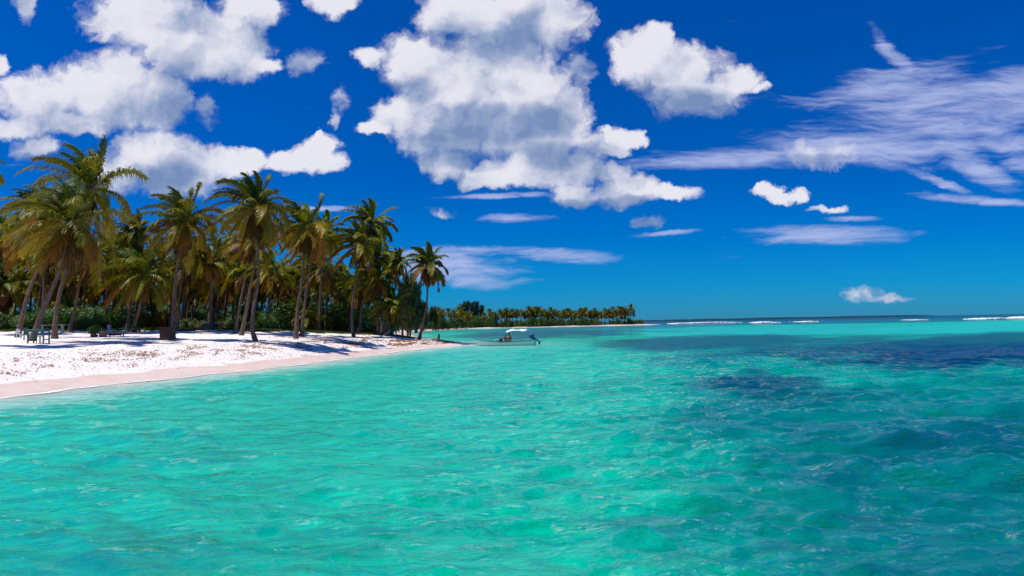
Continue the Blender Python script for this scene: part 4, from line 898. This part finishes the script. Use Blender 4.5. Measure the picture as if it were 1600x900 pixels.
for px_, hh_, lb in ((158, 13, 'thin pale pole stuck in the sand left of the standing person'), (192, 15, 'thin pale pole stuck in the sand at the right end of the red cloth table')):
    b = pos(px_, 526.3, 60, 92, 77); o = part('wooden_pole', lambda bm: bm_bar(bm, (0, 0, -.2), (.03, 0, hh_ * b.y / F), .035, 7, .028), M_PALEW, None, True); o.location = b; tag(o, lb, 'pole')

# ------------------------------------------------------------------ the boat
M_HULL = simple_mat('pale_aqua_gelcoat', (.90, .96, .86), .35, .04); M_IN = simple_mat('teal_boat_paint', (.03, .30, .30), .5, .1); M_RAIL = simple_mat('grey_green_rail', (.05, .13, .12), .5); M_CANV = simple_mat('white_canvas', (.80, .82, .86), .7, .04)
M_ALU = simple_mat('aluminium_tube', (.45, .47, .5), .35, .05, 6, .6); M_COWL = simple_mat('blue_engine_cover', (.008, .07, .26), .35, .08); M_BLK = simple_mat('black_engine_leg', (.012, .013, .016), .4)
bw = shore_px(790, 540); BY = bw[1]; k = BY / F
boat = empty('motor_boat', (bw[0], BY, 0), 'pale aqua open motorboat with a white sun canopy floating off the sandy point', 'boat', None, R(-9))
XL, XR = (739.2 - 790) * k, (836 - 790) * k
ST = 22
def station(t):
    x = XL + (XR - XL) * t; hb = .88 * min(1, (t / .42)) ** .62 * (1 - .10 * max(0, t - .6)); hb = max(hb, .015)
    zs = np.interp(t, [0, .15, .35, .5, .7, 1], [11.2, 9.0, 6.6, 5.6, 6.4, 8.4]) * k; kz = -.16 + .30 * max(0, 1 - t / .10) ** 1.5 * 1.5
    return x, hb, zs, kz
def hullf(bm, inner=False):
    rows = []
    for i in range(ST + 1):
        t = i / ST; x, hb, zs, kz = station(t); o_ = (1 - t) ** 3 * .55     # raked bow
        prof = [(hb, zs), (hb * 1.0, zs * .72), (hb * .99, zs * .35), (hb * .93, .0 + max(0, kz)), (hb * .35, kz * .7), (0, kz)] if not inner else [(max(hb - .05, .01), zs - .01), (max(hb * .90 - .05, .008), zs * .45 + .03), (max(hb * .72, .006), .10 + max(0, kz)), (0, .09 + max(0, kz))]
        r_ = []
        for (a_, z_) in prof: r_.append((x + o_ * (1 - min(1, max(0, z_) / zs)), -a_, z_))
        r_ += [(p[0], -p[1], p[2]) for p in reversed(r_[:-1])]
        rows.append([bm.verts.new(p) for p in r_])
    for a_, b_ in zip(rows, rows[1:]):
        for j in range(len(a_) - 1): bm.faces.new((a_[j], a_[j + 1], b_[j + 1], b_[j]))
    if not inner: bm.faces.new(rows[-1])
    bmesh.ops.recalc_face_normals(bm, faces=bm.faces)
part('hull', hullf, M_HULL, boat); part('interior', lambda bm: hullf(bm, True), M_IN, boat)
for sg in (-1, 1):
    part('rub_rail', lambda bm: [bm_bar(bm, (station(i / ST)[0], sg * station(i / ST)[1], station(i / ST)[2]), (station((i + 1) / ST)[0], sg * station((i + 1) / ST)[1], station((i + 1) / ST)[2]), .045, 7) for i in range(ST)], M_RAIL, boat)
    part('boot_stripe', lambda bm: [bm_bar(bm, (station(i / ST)[0] + (1 - i / ST) ** 3 * .5, sg * station(i / ST)[1] * .985, .05), (station((i + 1) / ST)[0] + (1 - (i + 1) / ST) ** 3 * .5, sg * station((i + 1) / ST)[1] * .985, .05), .045, 6) for i in range(1, ST)], M_RAIL, boat)
for tt_ in (.33, .52, .74):
    x_, hb_, zs_, _ = station(tt_); part('bench', lambda bm: bm_box(bm, x_, 0, zs_ - .10, .28, hb_ * 1.84 - .1, .05, bev=.01), M_HULL, boat)
part('transom', lambda bm: bm_box(bm, XR - .03, 0, .26, .06, 1.50, .58), M_HULL, boat)
part('foredeck', lambda bm: [bm_box(bm, station(t_)[0] + .14, 0, station(t_)[2] - .025, .30, max(.05, station(t_)[1] * 1.85), .03) for t_ in (.04, .08, .12, .16)], M_HULL, boat)
# canopy: four arched bows, slanting poles and a sagging cloth
cx0, cx1, cz = (792.5 - 790) * k, (824.5 - 790) * k, 24.2 * k
def cloth(bm):
    nx, ny = 22, 10; grid = []
    for i in range(nx + 1):
        r_ = []
        for j in range(ny + 1):
            t, q_ = i / nx, j / ny * 2 - 1; sag = -.05 * abs(math.sin(t * math.pi * 3)); z_ = cz + .12 - .17 * q_ * q_ + sag - .20 * max(0, .22 - t) / .22 - .05 * t + (.03 * math.sin(t * 9 + q_ * 3))
            r_.append(bm.verts.new((cx0 + (cx1 - cx0) * t, q_ * .85, z_)))
        grid.append(r_)
    for i in range(nx):
        for j in range(ny): bm.faces.new((grid[i][j], grid[i + 1][j], grid[i + 1][j + 1], grid[i][j + 1]))
o = part('canopy', cloth, M_CANV, boat, True); sm = o.modifiers.new('Solidify', 'SOLIDIFY'); sm.thickness = .012
for xb, xt in ((812, 796), (808, 808), (800.5, 813), (806, 822.5)):
    def pole(bm):
        for sg in (-1, 1): bm_bar(bm, ((xb - 790) * k, sg * .84, 8 * k - .06), ((xt - 790) * k, sg * .80, cz - .06), .016, 6)
        pr = None
        for i in range(9):
            q_ = i / 4 - 1; p_ = ((xt - 790) * k, q_ * .80, cz - .06 + .12 * (1 - q_ * q_))
            if pr: bm_bar(bm, pr, p_, .016, 6)
            pr = p_
    part('canopy_pole', pole, M_ALU, boat)
# outboard, tilted up
mo = empty('outboard_motor', (0, 0, 0)); mo.parent = boat; mo.location = ((833 - 790) * k, 0, 0)
def cowl(bm):
    bmesh.ops.create_icosphere(bm, subdivisions=3, radius=1, matrix=Matrix.Translation((-.14, 0, 13.8 * k)) @ Matrix.Rotation(R(-18), 4, 'Y') @ Matrix.Diagonal((.30, .23, .36, 1)))
    for v_ in bm.verts:
        if v_.co.z < 11.2 * k: v_.co.z = 11.2 * k
part('cowling', cowl, M_COWL, mo, True)
def leg(bm):
    bm_box(bm, .06, 0, 10.6 * k, .42, .22, .16, Matrix.Rotation(R(20), 3, 'Y').to_quaternion(), .02); a_, b_ = Vector((.16, 0, 10.6 * k)), Vector((.82, 0, 5.0 * k))
    bm_bar(bm, a_, b_, .11, 8, .06); bm_bar(bm, b_ + Vector((-.12, 0, -.10)), b_ + Vector((.20, 0, .12)), .07, 8, .045); bm_box(bm, b_.x - .05, 0, b_.z - .16, .22, .02, .22, Matrix.Rotation(R(40), 3, 'Y').to_quaternion()); bm_box(bm, .60, 0, 7.1 * k, .34, .24, .02, Matrix.Rotation(R(42), 3, 'Y').to_quaternion())
part('engine_leg', leg, M_BLK, mo)
part('propeller', lambda bm: [bm_box(bm, .82 + .23, .10 * math.cos(a_), 5.0 * k + .14 + .10 * math.sin(a_), .02, .13, .07, Matrix.Rotation(a_, 3, 'X').to_quaternion()) for a_ in (0, 2.09, 4.19)], M_BLK, mo)
part('clamp_bracket', lambda bm: bm_box(bm, .04, 0, 7.6 * k, .12, .30, .40), M_BLK, mo)
def inboat(x_px, y_, z_): return boat.matrix_basis @ Vector(((x_px - 790) * k, y_, z_))
bpy.context.view_layer.update()
# things and people aboard
t = empty('cool_box', inboat(777.5, -.15, .12), 'white cool box standing in the front half of the boat', 'cool box')
part('box', lambda bm: bm_box(bm, 0, 0, .29, .46, .40, .58, bev=.03), M_PLAST, t); part('lid', lambda bm: bm_box(bm, 0, 0, .62, .50, .44, .08, bev=.025), M_PLAST, t)
def bagf(bm):
    bmesh.ops.create_icosphere(bm, subdivisions=3, radius=.26, matrix=Matrix.Diagonal((1.25, .8, 1.35, 1)))
    for v_ in bm.verts: v_.co += v_.normal * .03 * math.sin(v_.co.x * 15 + v_.co.z * 13); v_.co.z = max(v_.co.z + .34, 0)
o = part('bag', bagf, M_BLACK, None, True); o.location = inboat(781, .22, .12); o.scale = (1, 1, 1.15); tag(o, 'black bag standing behind the white cool box in the boat', 'bag')
SB = dict(STAND); sc_s = .62
BOATSIT = dict(pelvis=(0, 0, .10), chest=(0, .02, .42), neck=(0, -.02, .62), head=(0, -.05, .76), shl=(.18, 0, .56), ell=(.26, -.08, .32), wrl=(.18, -.28, .22), shr=(-.18, 0, .56), elr=(-.26, -.08, .32), wrr=(-.16, -.28, .22),
               hpl=(.10, 0, .08), knl=(.13, -.40, .12), anl=(.13, -.42, -.26), tol=(.13, -.54, -.30), hpr=(-.10, 0, .08), knr=(-.13, -.40, .12), anr=(-.13, -.42, -.26), tor=(-.13, -.54, -.30))
person(inboat(795.5, .05, .44), R(15), BOATSIT, 'person in an orange top sitting upright amidships in the boat', M_SKIN, M_ORSH, M_DKT, M_HAIR, 1.12, False)
person(inboat(790.3, -.02, .42), R(-30), BOATSIT, 'person in a dark red top sitting beside the orange-clad one in the boat', M_SKIN, M_DRED, M_DKT, M_HAIR, .98, False)
